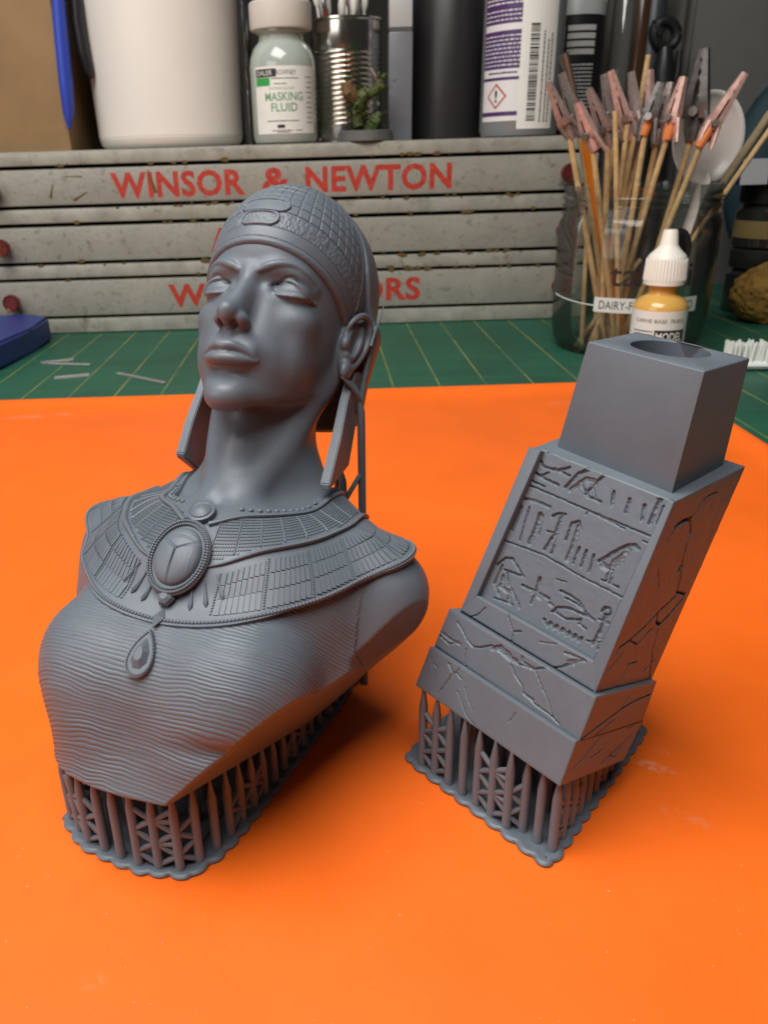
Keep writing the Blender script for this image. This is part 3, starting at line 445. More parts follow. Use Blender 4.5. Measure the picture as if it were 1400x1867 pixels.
# ------------------------------------------------------------------ plastic jar with clips on sticks, spoon, paint bottle
def jar_things():
    cx, cy, r = 195., 516., 47.; J = np.array((cx, cy)); c = thing('plastic_jar', 'clear plastic ice cream jar with threaded rim, holding clips and a spoon', 'jar', (cx, cy, 0)); cl = clear('jar_plastic', (.97, .97, .955), .015, .06, .006)
    pr = [(r - 9, .3), (r - 7, .3), (r - 5, 1.5), (r - 2.2, 6), (r - .6, 14), (r, 30), (r + .3, 72), (r - .4, 77), (r - 2.0, 79.5)]
    for k in range(3): zz = 80.5 + 4.3 * k; pr += [(r - 2.2, zz), (r - .9, zz + 1.0), (r - .9, zz + 1.6), (r - 2.2, zz + 2.6)]
    pr += [(r - 2.2, 95), (r - 1.2, 96), (r - 1.2, 97.4), (r - 2.6, 97.6), (r - 3.2, 95), (r - 3.2, 80), (r - 1.2, 76), (r - .9, 30), (r - 1.5, 14), (r - 3.2, 6.5), (r - 6, 2.2), (r - 9, 1.2)]
    MB().lathe(pr, (cx, cy, 0), 96, closed=True).obj('wall', cl, c, 50); MB().lathe([(.01, .3), (r - 8.8, .3), (r - 8.8, 1.3), (.01, 1.3)], (cx, cy, 0), 64).obj('bottom', cl, c)
    az = face_az(cx, cy); bk = mat('jar_print', (.02, .016, .015), .5); C2 = (cx, cy)
    wrap('lettering', 'talenti', 14, 47, C2, r + .3, az + .25, 44, bk, c, bold=.12, height=13, off=.2)
    b = MB(); V = [];                                       # dark oval mark above the name
    for i in range(25):
        a = 2 * math.pi * i / 24; x_ = 8.6 * math.cos(a) * (1 if True else 1); V.append((cx + (r + .5) * math.cos(az + .50 + x_ / r), cy + (r + .5) * math.sin(az + .50 + x_ / r), 64 + 11.5 * math.sin(a)))
    b.add(V, [tuple(range(24))]); b.obj('oval_mark', bk, c, False)
    wl = mat('white_print', (.62, .63, .60), .5); lab = sleeve(C2, r + .3, az + .24, .66, 28.5, 37.0, off=.12).obj('banner', wl, c); wrap('lettering', 'DAIRY-FREE SORBETTO', 8, 56, C2, r + .3, az + .24, 30.4, bk, lab, height=4.8, off=.22); wrap('lettering', 'free', 7, 12, C2, r + .3, az + .46, 19.5, bk, c, height=4.5, off=.2, shear=.3)
    V = []
    for i in range(30): a = az - .42 - .75 * i / 29; zz = 32 + 2.6 * (i / 29) ** 1.3; V.append((cx + (r + .4) * math.cos(a), cy + (r + .4) * math.sin(a), zz))
    MB().tube(V, .35, 6).obj('white_line', wl, c)
    # alligator clips on bamboo sticks
    steel = mat('clip_steel', (.33, .27, .25), .34, metal=.5, vary=.22, vscale=500); pink = mat('clip_pink', (.60, .38, .33), .36, metal=.4, vary=.22, vscale=300); dark = mat('clip_dark', (.16, .15, .145), .32, metal=.6, vary=.2, vscale=300); glue = mat('orange_glue', (.62, .19, .05), .5)
    def jaw(m, p, d, n_, s, L_, op):
        """one jaw of a clip: a tapered folded channel with teeth along its open edge"""
        w = np.cross(d, n_); k = 12; V = []
        for i in range(k + 1):
            u = i / k; hw = (2.7 - 1.4 * u) * s if u > .25 else (1.6 + 3.0 * u) * s; dep = (2.6 - 1.5 * u) * s; tooth = (.55 * s if i % 2 else -.1 * s) if u > .45 else 0; e = p + d * (L_ * u) + n_ * (op * (1 - u) * .5 + .25 * s)
            V += [e - w * hw + n_ * 0 - n_ * tooth * 0, e - w * hw * .8 + n_ * dep, e + w * hw * .8 + n_ * dep, e + w * hw]
            V[-4] = V[-4] - n_ * tooth; V[-1] = V[-1] - n_ * tooth
        t = .28 * s; V2 = [v - n_ * t for v in V]; q = (k + 1) * 4; F = []
        for i in range(k):
            for j in range(3): a = i * 4 + j; F.append((a, a + 4, a + 5, a + 1)); F.append((q + a, q + a + 1, q + a + 5, q + a + 4))
        F += [(0, 1, 2, 3), (k * 4 + 3, k * 4 + 2, k * 4 + 1, k * 4)]; m.add(V + V2, F)
    def clip(tip, joint, dy, kind, lab, turn=0., bot=None, s=1., op=2.2, glued=False):
        yj = cy + dy; Jt = ony(*joint, yj); Tp = ony(*tip, yj - 3 + (turn * 4)); d = Tp - Jt; L_ = np.linalg.norm(d); d /= L_; v = np.array((0, -1., 0)); v = v - d * (v @ d); v /= np.linalg.norm(v); w = np.cross(d, v); n_ = math.cos(turn) * w + math.sin(turn) * v
        b0 = np.array((cx + (bot[0] if bot else random.uniform(-20, 8)), cy + (bot[1] if bot else random.uniform(-20, 20)), 1.6)); t = thing('clip_stick', lab, 'clip stick', b0)
        e = Jt + d * 3; MB().tube([b0, b0 + (e - b0) * .5, e], [1.7, 1.75, 1.7], 9).obj('stick', WOOD, t)
        body = pink if kind == 'p' else dark if kind == 'd' else steel; cl_ = L_ * .98
        for sg in (1, -1):
            m = MB(); jaw(m, Jt + d * (L_ * .22), d, n_ * sg, s, L_ * .78, op); m.obj('jaw', body, t, 40)
            if kind != 'x': m = MB(); q = Jt + d * (L_ * .3); m.tube([q + n_ * sg * 2.4 * s, q - d * 5.5 * s + n_ * sg * (4.0 if sg > 0 else 2.0) * s, q - d * 9.5 * s + n_ * sg * (5.2 if sg > 0 else 1.2) * s], [2.2 * s, 2.1 * s, 1.6 * s], 8, True, .5); m.obj('lever', body, t)
        q = Jt + d * (L_ * .3); MB().tube([q - w * 0 + np.cross(d, n_) * 3.9 * s, q - np.cross(d, n_) * 3.9 * s], 1.5 * s, 12).obj('rivet', mat('rivet_steel', (.35, .33, .31), .45, metal=.9), t)
        MB().tube([Jt - d * 2, Jt + d * 2, Jt + d * (L_ * .24)], [2.0 * s, 2.3 * s, 1.7 * s], 10).obj('crimp', glue if glued else body, t)
    S = [((999, 150), (1040, 248), -8, 's', 'tarnished clip leaning furthest toward the chest', .3), ((1023, 133), (1058, 243), 2, 's', 'tarnished upright clip with a dark slot, second from the chest', 1.2), ((1053, 187), (1082, 268), -24, 'p', 'low pinkish clip with open levers in front of the others', .9), ((1073, 162), (1112, 262), -12, 's', 'greyish clip slanting just above the low pinkish clip', .6), ((1100, 135), (1120, 236), 8, 's', 'toothed copper clip above the grey slanting clip', 1.4), ((1113, 129), (1146, 250), 0, 'p', 'smooth pink clip with a plain bamboo stick beside it', .2), ((1150, 131), (1160, 238), -2, 's', 'copper clip with toothed edge, midway in the bunch', 1.5), ((1184, 127), (1176, 236), 6, 'p', 'pink clip gripping the end of a plain stick', 1.1), ((1204, 150), (1174, 240), -16, 'd', 'dark clip with orange glue crossing the pink gripping clip', .5), ((1222, 150), (1196, 258), -10, 's', 'greyish toothed clip beside the brightest pink clip', .9), ((1246, 140), (1216, 248), -18, 'p', 'brightest pink clip with an orange glued foot', 1.0), ((1357, 133), (1276, 262), -14, 'p', 'pink toothed clip leaning out over the white spoon', .15)]
    for i, (tp, jt, dy, kd, lab, turn) in enumerate(S): clip(tp, jt, dy, kd, lab, turn, (random.uniform(-24, -8), random.uniform(-16, 12)) if jt[0] < 1180 else (random.uniform(-12, 4), random.uniform(-10, 14)), 1.3 if kd != 'd' else 1.35, 1.6, i in (8, 10, 11))
    clip((1284, 88), (1262, 250), -4, 'd', 'largest dark clip standing tallest, before the white spoon', .7, (6, 6), 1.75, 5.)
    def stick(pa, pb, dy, lab, r0=1.6, m=WOOD, bot=None, nm='bamboo_stick'):
        a = ony(*pa, cy + dy); b0 = np.array((cx + bot[0], cy + bot[1], 1.6)); t = MB().tube([b0, (a + b0) / 2, a], r0, 10).obj(nm, m, None, 40, base=b0); tagit(t, lab, 'stick')
    stick((1182, 100), None, 8, 'plain bamboo stick end held in the pink gripping clip', bot=(-14, 8)); stick((1121, 202), None, -22, 'plain bamboo stick ending beside the smooth pink clip', bot=(-10, -20)); stick((1143, 228), None, -4, 'short bamboo stick ending behind the smooth pink clip', bot=(-18, -8))
    stick((1405, 205), None, 6, 'thick greyish stick leaning out over the jar rim', 2.6, mat('grey_wood', (.24, .19, .11), .7, vary=.2, vscale=200), (4, 20)); stick((1406, 232), None, -4, 'pale bamboo stick leaning out below the thick stick', 1.6, bot=(2, 10))
    for i, (bx_, by_, tx, ty) in enumerate(((-33, -18, -24, 22), (-30, -22, 2, 20), (-27, -24, -6, 26), (-34, -8, 8, 10))): b0 = np.array((cx + bx_, cy + by_, 1.6)); t = MB().tube([b0, (cx + tx, cy + ty, 70 - 6 * i)], 1.5, 9).obj('bamboo_stick', WOOD, None, 40, base=b0); tagit(t, 'short bamboo stick leaning inside the clear jar', 'stick', 'short sticks inside the jar')
    # orange-handled brush
    c = thing('orange_brush', 'flat brush with orange handle standing among the clip sticks', 'brush', (cx - 6, cy - 4, 1.6)); b0 = np.array((cx - 2, cy - 6, 1.6)); e = ony(1050, 190, cy + 4); MB().tube([b0, b0 + (e - b0) * .5, b0 + (e - b0) * .86, e], [3.2, 4.2, 3.4, 2.6], 12).obj('handle', mat('orange_lacquer', (.62, .17, .008), .3), c); q = ony(1027, 98, cy + 4); MB().tube([e, e + (q - e) * .45, q], [3.2, 4.2, 4.8], 12, True, .5).obj('ferrule', mat('dull_steel', (.22, .19, .16), .4, metal=.8), c)
    # white plastic spoon
    c = thing('plastic_spoon', 'white plastic spoon standing bowl up in the clear jar', 'spoon', (cx + 10, cy + 6, 1.6)); ws = mat('spoon_white', (.66, .62, .585), .22); y_ = cy + 12; B = ony(1290, 252, y_); up = ony(1297, 165, y_) - ony(1282, 338, y_); L_ = np.linalg.norm(up) / 2; up /= np.linalg.norm(up); rt = np.array((1., 0, 0)); rt -= up * (rt @ up); rt /= np.linalg.norm(rt); nn = np.cross(rt, up); W_ = 21.5
    if nn[1] > 0: nn = -nn
    V = []; na, nr = 40, 10
    for lay in (0, 1):
        for i in range(nr + 1):
            for k in range(na): a = 2 * math.pi * k / na; q = i / nr; dep = -7.5 * (1 - q ** 2.2) - (0 if lay == 0 else 1.3); V.append(B + rt * W_ * q * math.cos(a) + up * L_ * q * math.sin(a) + nn * (dep + (1.2 * (q > .95))))
    F = []; h = (nr + 1) * na
    for i in range(nr):
        for k in range(na): a, b_, d_, e_ = i * na + k, i * na + (k + 1) % na, (i + 1) * na + (k + 1) % na, (i + 1) * na + k; F += [(a, b_, d_, e_), (h + a, h + e_, h + d_, h + b_)]
    for k in range(na): F.append((nr * na + k, nr * na + (k + 1) % na, h + nr * na + (k + 1) % na, h + nr * na + k))
    mesh_obj('bowl', V, F, ws, c); top = B - up * (L_ - 2); bot = np.array((cx + 13, cy - 6, 1.7)); MB().tube([top + up * 6, top, top + (bot - top) * .12, top + (bot - top) * .5, bot], [5, 8.2, 6.4, 6.2, 6.2], 16, True, .4).obj('handle', ws, c)
    # dropper bottle of paint
    cx, cy, r = 186.2, 445, 14.4; c = thing('paint_bottle', 'dropper bottle of ochre paint with ribbed white cap, behind the plinth', 'paint bottle', (cx, cy, 0)); C2 = (cx, cy); az = face_az(cx, cy)
    MB().lathe([(r - 1.5, .0), (r - .2, .8), (r, 2), (r, 36.5), (r - .8, 39.5), (r - 3.4, 42), (7.8, 43.8), (7.4, 45), (7.4, 50), (.01, 50)], (cx, cy, 0), 56).obj('body', mat('ochre_paint_bottle', (.66, .38, .09), .18, coat=.4, vary=.04), c)
    pr = [(9.9, 48.8), (10.6, 49.2), (10.7, 51.5), (10.1, 62.6), (9.2, 64.4), (5.6, 67.8), (4.6, 69.6), (3.7, 76.2), (3.3, 77.0), (.01, 77.1)]
    cp = MB().lathe(pr, (cx, cy, 0), 56).obj('cap', mat('cap_bright_white', (.80, .775, .70), .35), c); m = MB()
    for k in range(40): a = 2 * math.pi * k / 40; m.tube([(cx + 10.7 * math.cos(a), cy + 10.7 * math.sin(a), 51.5), (cx + 10.2 * math.cos(a), cy + 10.2 * math.sin(a), 62.4)], .36, 5)
    m.obj('cap_ribs', MATS['cap_bright_white'], cp, stuff=True)
    lb = sleeve(C2, r, az + .0, 1.45, 3, 36.4, off=.1).obj('label', PAPER, c); sleeve(C2, r, az + .52, .62, 12.5, 26.4, off=.17).obj('black_panel', INK, lb); wrap('lettering', 'MODEL', 6, 15, C2, r, az + .48, 20.6, PAPER, lb, height=4.6, off=.26, bold=.12); wrap('lettering', 'COLOR', 6, 15, C2, r, az + .48, 14.6, PAPER, lb, height=4.6, off=.26, bold=.12)
    wrap('lettering', 'CARNE BASE  70.815', 4, 27, C2, r, az + .05, 30.2, INK, lb, height=2.0, off=.18); bars(C2, r, az, [(-.95, -.16, 10 + 1.9 * k) for k in range(9)], INK, lb, h=.75, unit=1.2)
jar_things()
# ------------------------------------------------------------------ supports and rafts shared by the two prints
def inset(poly, d):
    P = np.asarray(poly, float); n = len(P); out = []
    for i in range(n):
        a, b, c = P[i - 1], P[i], P[(i + 1) % n]; t1 = (b - a) / np.linalg.norm(b - a); t2 = (c - b) / np.linalg.norm(c - b)
        n1 = np.array([-t1[1], t1[0]]); n2 = np.array([-t2[1], t2[0]]); q = n1 + n2; q /= max(1 + n1 @ n2, .35); out.append(b + q * d)
    return np.array(out)
def walk(poly, step):
    P = np.asarray(poly, float); Q = np.vstack([P, P[:1]]); seg = np.linalg.norm(np.diff(Q, axis=0), axis=1); L = seg.sum(); n = max(3, int(round(L / step))); out = []
    cs = np.concatenate([[0], np.cumsum(seg)])
    for k in range(n):
        s = L * k / n; i = min(np.searchsorted(cs, s, 'right') - 1, len(seg) - 1); out.append(Q[i] + (Q[i + 1] - Q[i]) * (s - cs[i]) / seg[i])
    return np.array(out)
def inside(poly, p):
    c = False; n = len(poly); x, y = p
    for i in range(n):
        (x1, y1), (x2, y2) = poly[i], poly[(i + 1) % n]
        if (y1 > y) != (y2 > y) and x < (x2 - x1) * (y - y1) / (y2 - y1) + x1: c = not c
    return c
def raft(poly, parent, step=3.9):
    base = walk(poly, .42); n = len(base); nr = np.roll(base, -1, 0) - np.roll(base, 1, 0); nr = np.stack([nr[:, 1], -nr[:, 0]], 1); nr /= np.linalg.norm(nr, axis=1, keepdims=True)
    L = np.arange(n) * .42; sc_ = (np.abs(np.sin(math.pi * L / step)) ** .8 - .5) * .75
    prof = [(-.15, TZ - .05), (.35, TZ + .15), (.45, TZ + .55), (.1, TZ + .95), (-.5, TZ + 1.05), (-1.2, TZ + .8), (-2.2, TZ + .72)]; V = []
    for d, z in prof: V += [(*(b + q * (d + (s if d > -2 else 0))), z) for b, q, s in zip(base, nr, sc_)]
    F = [(i * n + k, i * n + (k + 1) % n, (i + 1) * n + (k + 1) % n, (i + 1) * n + k) for i in range(len(prof) - 1) for k in range(n)] + [tuple((len(prof) - 1) * n + k for k in range(n))]
    return mesh_obj('raft', V, F, RESIN, parent, 50)
def supports(poly, bvh, parent, ring_step, grid_step, ins=1.5, r=.87):
    ring = walk(inset(poly, ins), ring_step); posts = []
    def top(p):
        h = bvh.ray_cast(Vector((p[0], p[1], TZ + .3)), Vector((0, 0, 1)), 90)
        return None if h[0] is None else h[0].z
    def post(p, z):
        b = TZ + .6; m = MB(); tip = min(4.2, (z - b) * .55); m.tube([(*p, b), (*p, b + .5), (*p, z - tip), (*(p * 1), z - tip * .45), (*p, z + .12)], [r * 1.25, r, r, r * .62, .24], 9); m.obj('support_strut', RESIN, parent, 50)
    tops = []
    for p in ring:
        z = top(p)
        if z is None:
            q = p + (np.mean(poly, 0) - p) * .08; z = top(q); p = q if z else p
        tops.append((p, z))
        if z and z - TZ > 1.6: post(np.asarray(p), z)
    def brace(p, q, za, zb):
        MB().tube([(*p, za), (*(np.asarray(p) * .5 + np.asarray(q) * .5), (za + zb) / 2), (*q, zb)], [.52, .56, .52], 7, False).obj('support_brace', RESIN, parent, 60)
    for i in range(len(ring)):
        (p, za), (q, zb) = tops[i], tops[(i + 1) % len(ring)]
        if not za or not zb or np.linalg.norm(np.asarray(p) - q) > ring_step * 1.5: continue
        if (i * 7) % 5 in (1, 3): continue
        h = min(za, zb) - 3.4; z = TZ + 1.2; k = i % 2
        while z + 2.6 < h:
            a, b = (p, q) if k % 2 == 0 else (q, p); brace(a, b, z, z + 2.6); z += 2.6; k += 1
            if k % 2 == 0 and i % 3 == 0: brace(p, q, z, z)
    lo, hi = np.min(poly, 0), np.max(poly, 0); ip = inset(poly, ins + grid_step * .8)
    for x in np.arange(lo[0], hi[0], grid_step):
        for y in np.arange(lo[1], hi[1], grid_step):
            p = np.array((x + random.uniform(-.5, .5), y + random.uniform(-.5, .5)))
            if inside(ip, p):
                z = top(p)
                if z and z - TZ > 1.6: post(p, z)
def bvh_of(objs):
    V = []; F = []; n = 0
    for o in objs:
        org = np.array(origin(o.parent)) + np.array(o.location); v = (np.array([q.co[:] for q in o.data.vertices]) + org) / MM
        F += [[i + n for i in p.vertices] for p in o.data.polygons]; V.append(v); n += len(v)
    return BVHTree.FromPolygons([Vector(v) for v in np.concatenate(V)], F)
# ------------------------------------------------------------------ stroke relief: carve polylines into a planar patch
def seg_dist(U, A, B):
    d = B - A; t = np.clip(((U - A) @ d) / max(d @ d, 1e-9), 0, 1); return np.linalg.norm(U - (A + t[:, None] * d), axis=1)
def vnoise(P, s, seed=0):      # cheap value noise on 2-D points
    q = P / s + seed * 17.3; i = np.floor(q).astype(int); f = q - i; f = f * f * (3 - 2 * f)
    def h(a, b): v = np.sin(a * 127.1 + b * 311.7 + seed * 74.7) * 43758.5453; return v - np.floor(v)
    return (h(i[:, 0], i[:, 1]) * (1 - f[:, 0]) + h(i[:, 0] + 1, i[:, 1]) * f[:, 0]) * (1 - f[:, 1]) + (h(i[:, 0], i[:, 1] + 1) * (1 - f[:, 0]) + h(i[:, 0] + 1, i[:, 1] + 1) * f[:, 0]) * f[:, 1]
def patch(name, corners, out, strokes, parent, res=.13, lift=.03, rough=.0, edge=.35):
    """corners BL, BR, TR, TL on a plane; strokes = (pixel polyline, half width mm, depth mm)"""
    BL, BR, TR, TL = [np.asarray(c, float) for c in corners]; out = np.asarray(out, float); out = out / np.linalg.norm(out)
    ex = (BR - BL) / np.linalg.norm(BR - BL); ey = np.cross(out, ex)
    if ey @ (TL - BL) < 0: ey = -ey
    nx = int(max(np.linalg.norm(BR - BL), np.linalg.norm(TR - TL)) / res) + 2; ny = int(max(np.linalg.norm(TL - BL), np.linalg.norm(TR - BR)) / res) + 2
    u, v = np.meshgrid(np.linspace(0, 1, nx), np.linspace(0, 1, ny), indexing='ij'); u = u.ravel()[:, None]; v = v.ravel()[:, None]
    P = BL * (1 - u) * (1 - v) + BR * u * (1 - v) + TR * u * v + TL * (1 - u) * v
    U = np.stack([(P - BL) @ ex, (P - BL) @ ey], 1); d = np.zeros(len(P)); Uw = U + .13 * (np.stack([vnoise(U, .55, 1), vnoise(U, .55, 2)], 1) - .5)
    nz = vnoise(U, .28, 3)
    for line, w, dep in strokes:
        Q = [onpl(x, y, BL, out) for x, y in line]; Q = np.array([((q - BL) @ ex, (q - BL) @ ey) for q in Q])
        lo = Q.min(0) - 2 * w - .3; hi = Q.max(0) + 2 * w + .3; sel = np.where(((Uw > lo) & (Uw < hi)).all(1))[0]
        if not len(sel): continue
        D = np.full(len(sel), 1e9)
        for a, b in zip(Q[:-1], Q[1:]): D = np.minimum(D, seg_dist(Uw[sel], a, b))
        c = dep * np.clip((w * 1.15 - D) / (w * .45), 0, 1) * (.75 + .5 * nz[sel]); d[sel] = np.maximum(d[sel], c)
    d += rough * (vnoise(U, 1.7, 5) + .5 * vnoise(U, .6, 6) - .75)
    e = np.minimum(np.minimum(u, 1 - u)[:, 0] * nx * res, np.minimum(v, 1 - v)[:, 0] * ny * res); fall = np.clip(1 - e / edge, 0, 1)
    P = P + out * (lift - d - fall * (lift + .06))[:, None]
    idx = np.arange(nx * ny).reshape(nx, ny); F = np.stack([idx[:-1, :-1], idx[1:, :-1], idx[1:, 1:], idx[:-1, 1:]], -1).reshape(-1, 4)
    if np.cross(BR - BL, TL - BL) @ out < 0: F = F[:, ::-1]
    return mesh_obj(name, P, F, RESIN, parent)
def hexa(name, B, T, parent, bev=.28, open_=()):
    """closed block from four bottom and four top corners (FL, FR, BR, BL)"""
    bm = bmesh.new(); c = np.mean(np.array(list(B) + list(T)), 0); vs = [bm.verts.new(Vector(p)) for p in list(B) + list(T)]
    for f in ((3, 2, 1, 0), (4, 5, 6, 7), (0, 1, 5, 4), (1, 2, 6, 5), (2, 3, 7, 6), (3, 0, 4, 7)): bm.faces.new([vs[i] for i in f])
    bmesh.ops.recalc_face_normals(bm, faces=bm.faces); bmesh.ops.bevel(bm, geom=list(bm.edges), offset=bev, segments=3, affect='EDGES', profile=.5)
    for d in open_:                                  # that side is covered by a carved patch
        d = Vector(d); f = max((f for f in bm.faces if f.normal.dot(d) > .9), key=lambda f: f.calc_area(), default=None)
        if f: bmesh.ops.delete(bm, geom=[f], context='FACES_ONLY')
    bm.verts.index_update(); V = [v.co[:] for v in bm.verts]; F = [[v.index for v in f.verts] for f in bm.faces]; bm.free()
    return mesh_obj(name, V, F, RESIN, parent, 40)
def plinth():
    az, p = math.radians(-51), math.radians(-5.2); e1 = np.array([math.cos(p) * math.cos(az), math.cos(p) * math.sin(az), math.sin(p)])
    az, p = math.radians(42), math.radians(-20); e2 = np.array([math.cos(p) * math.cos(az), math.cos(p) * math.sin(az), math.sin(p)]); e2 -= e1 * (e1 @ e2); e2 /= np.linalg.norm(e2); e3 = np.cross(e1, e2)
    if e3[2] < 0: e3 = -e3
    q = onz(993, 1570, TZ); d = ray(1020, 1434); t = ((q - _C)[:2] @ d[:2]) / (d[:2] @ d[:2]); P0 = _C + t * d
    root = thing('printed_plinth', 'grey resin print of a cracked stone plinth carved with hieroglyphs, still on its supports', 'plinth print', (40, 130, TZ))
    fr = lambda px, py, off: onpl(px, py, P0 + e2 * off, e2)
    def block(name, bl, br, tl, tr, rb_b, rb_t, off, depth):
        a, b, c, d_ = fr(*bl, off), fr(*br, off), fr(*tr, off), fr(*tl, off)
        if rb_b is not None: sb = onpl(*rb_b, b, e1) - b; sb -= e1 * (sb @ e1)
        if rb_t is not None: st = onpl(*rb_t, c, e1) - c; st -= e1 * (st @ e1)
        if rb_b is None: sb = st
        if rb_t is None: st = sb
        return [a, b, b + sb, a + sb], [d_, c, c + st, d_ + st]
    B1, T1 = block('lower', (757, 1249), (1020, 1434), (784.5, 1178), (1050, 1352), (1137, 1386), (1171, 1316), 0, 0)
    B2, T2 = block('upper', (792, 1176), (1055, 1352), (819.6, 1109), (1087, 1271), (1172, 1314), (1197, 1242), .9, 0)
    SB, ST = block('shaft', (839, 1112), (1085, 1262), (964, 814.5), (1228, 916), (1188, 1238), (1358.7, 850), 1.9, 0)
    for TT in (T1, T2):                                   # let the blocks sink a little into each other
        pass
    low = hexa('lower_step', B1, T1, root, .28, (-e2, e1)); upp = hexa('upper_step', [b - e3 * .4 for b in B2], T2, root, .28, (-e2, e1))
    pd = 1.45; shf = [v + e2 * pd if i < 2 else v for i, v in enumerate(SB)], [v + e2 * pd if i < 2 else v for i, v in enumerate(ST)]
    sh = hexa('shaft', [b - e3 * .5 for b in shf[0]], shf[1], root, .2, (-e2, e1))
    # raised frame round the recessed panel
    TLp, TRp, BRp, BLp = fr(985, 822, 1.9), fr(1217, 909, 1.9), fr(1081, 1206, 1.9), fr(869, 1086, 1.9)
    o = -e3 * .4
    for nm, quad in (('frame_strip', [SB[0] + o, BLp, TLp, ST[0]]), ('frame_strip', [BRp, SB[1] + o, ST[1], TRp]), ('lower_frame', [SB[0] + o, SB[1] + o, BRp, BLp])):
        q = [np.asarray(v) for v in quad]; hexa(nm, q[:2] + [q[1] + e2 * (pd + .2), q[0] + e2 * (pd + .2)], [q[3], q[2], q[2] + e2 * (pd + .2), q[3] + e2 * (pd + .2)], sh, .13, (-e2,) if nm == 'lower_frame' else ())
    # carved panel
    Z = lambda pts: [(720 + x * .4857, 590 + y * .4857) for x, y in pts]
    zig = [(560 + 11.7 * k, 1120 + 5.8 * k + (9 if k % 2 else -9)) for k in range(13)]
    W, D = .17, .42; G = [
        ([(500, 605), (610, 652), (720, 700), (960, 800)], .12, .34), ([(412, 815), (560, 870), (700, 950), (855, 1030)], .12, .34), ([(750, 715), (860, 770)], .10, .3),
        ([(540, 505), (555, 535), (605, 552), (655, 540)], .16, D), ([(600, 545), (655, 572)], .14, D), ([(575, 487), (600, 480), (650, 512)], .2, .25), ([(518, 555), (560, 582), (612, 606)], .16, D), ([(505, 585), (560, 612)], .13, D), ([(548, 570), (575, 560)], .12, D),
        ([(638, 615), (690, 562), (735, 545), (765, 550)], .20, D), ([(660, 625), (715, 585), (745, 590)], .3, .3), ([(715, 640), (760, 590), (800, 558)], .2, D), ([(700, 605), (725, 650), (770, 668)], .16, D), ([(735, 600), (750, 655)], .2, .3), ([(830, 572), (900, 600), (980, 622)], .14, .25),
        ([(820, 632), (812, 682)], .2, D), ([(880, 660), (865, 710)], .2, D), ([(935, 682), (925, 737)], .2, D), ([(1003, 648), (975, 700), (955, 752)], .24, D), ([(1008, 690), (985, 752)], .2, .3), ([(985, 660), (1015, 655)], .13, .3),
        ([(480, 655), (530, 668), (582, 690)], .2, .3), ([(470, 690), (455, 730), (437, 772)], .34, .3), ([(503, 690), (485, 750), (468, 815)], .13, D), ([(545, 718), (528, 770), (505, 825)], .34, D), ([(555, 720), (540, 790)], .13, D),
        ([(590, 722), (615, 713), (640, 716)], .15, D), ([(625, 722), (600, 790), (560, 848)], .22, D), ([(600, 795), (598, 830), (585, 862)], .17, D), ([(570, 780), (610, 790)], .13, .3),
        ([(640, 812), (662, 750), (690, 742), (695, 775)], .17, D), ([(690, 760), (668, 830), (645, 888)], .3, .34), ([(690, 840), (668, 900)], .17, D), ([(717, 852), (697, 912)], .17, D), ([(745, 868), (727, 932)], .17, D),
        ([(765, 892), (835, 852), (870, 834), (900, 832), (912, 845)], .22, D), ([(870, 850), (845, 895), (800, 922), (778, 905)], .40, .3), ([(860, 870), (820, 900)], .4, .26), ([(802, 925), (792, 962)], .15, D), ([(815, 925), (808, 972)], .17, D), ([(775, 962), (838, 990)], .12, D),
        ([(380, 905), (415, 880), (440, 882), (482, 950), (440, 935), (412, 925)], .16, D), ([(402, 908), (372, 975), (392, 1020)], .18, D), ([(420, 935), (428, 985), (450, 1025), (468, 1068)], .19, D), ([(395, 985), (430, 1010), (425, 1045)], .3, .3), ([(375, 1030), (440, 1055)], .14, .3), ([(405, 950), (400, 985)], .28, .3),
        ([(478, 983), (525, 1005), (576, 1032)], .20, D), ([(543, 957), (530, 1000), (512, 1050)], .22, D), ([(520, 1010), (545, 1030)], .28, .3), ([(605, 960), (640, 970)], .10, .25), ([(580, 1050), (592, 1060)], .2, .25),
        ([(620, 1003), (660, 1022), (690, 1045), (715, 1085), (745, 1112)], .17, D), ([(640, 1030), (680, 1050), (700, 1072)], .13, D), ([(588, 1082), (612, 1065), (650, 1068), (720, 1098)], .17, D), ([(595, 1080), (640, 1108), (690, 1112)], .15, D), ([(698, 1108), (690, 1128), (716, 1146)], .12, D),
        (zig, .2, D), ([(775, 1082), (785, 1066), (805, 1070), (808, 1090), (792, 1098)], .17, D), ([(790, 1095), (778, 1140), (760, 1175), (742, 1202)], .26, D), ([(775, 1140), (770, 1180), (762, 1222)], .22, D), ([(765, 1110), (800, 1125)], .14, .3), ([(720, 1190), (760, 1200)], .13, .3),
        ([(720, 708), (716, 716)], .12, .3), ([(930, 815), (950, 825)], .1, .3)]
    NP = 1.9 + pd
    cor = [fr(872, 1084, NP), fr(1083, 1203, NP), fr(1219, 911, NP), fr(988, 819, NP)]
    patch('hieroglyph_panel', cor, -e2, [(Z(l), w * 1.45, d * 1.35) for l, w, d in G], sh, .105, .05, .05, .2)
    # cracked faces
    Y = lambda pts: [(700 + x * .3929, 1080 + y * .3929) for x, y in pts]
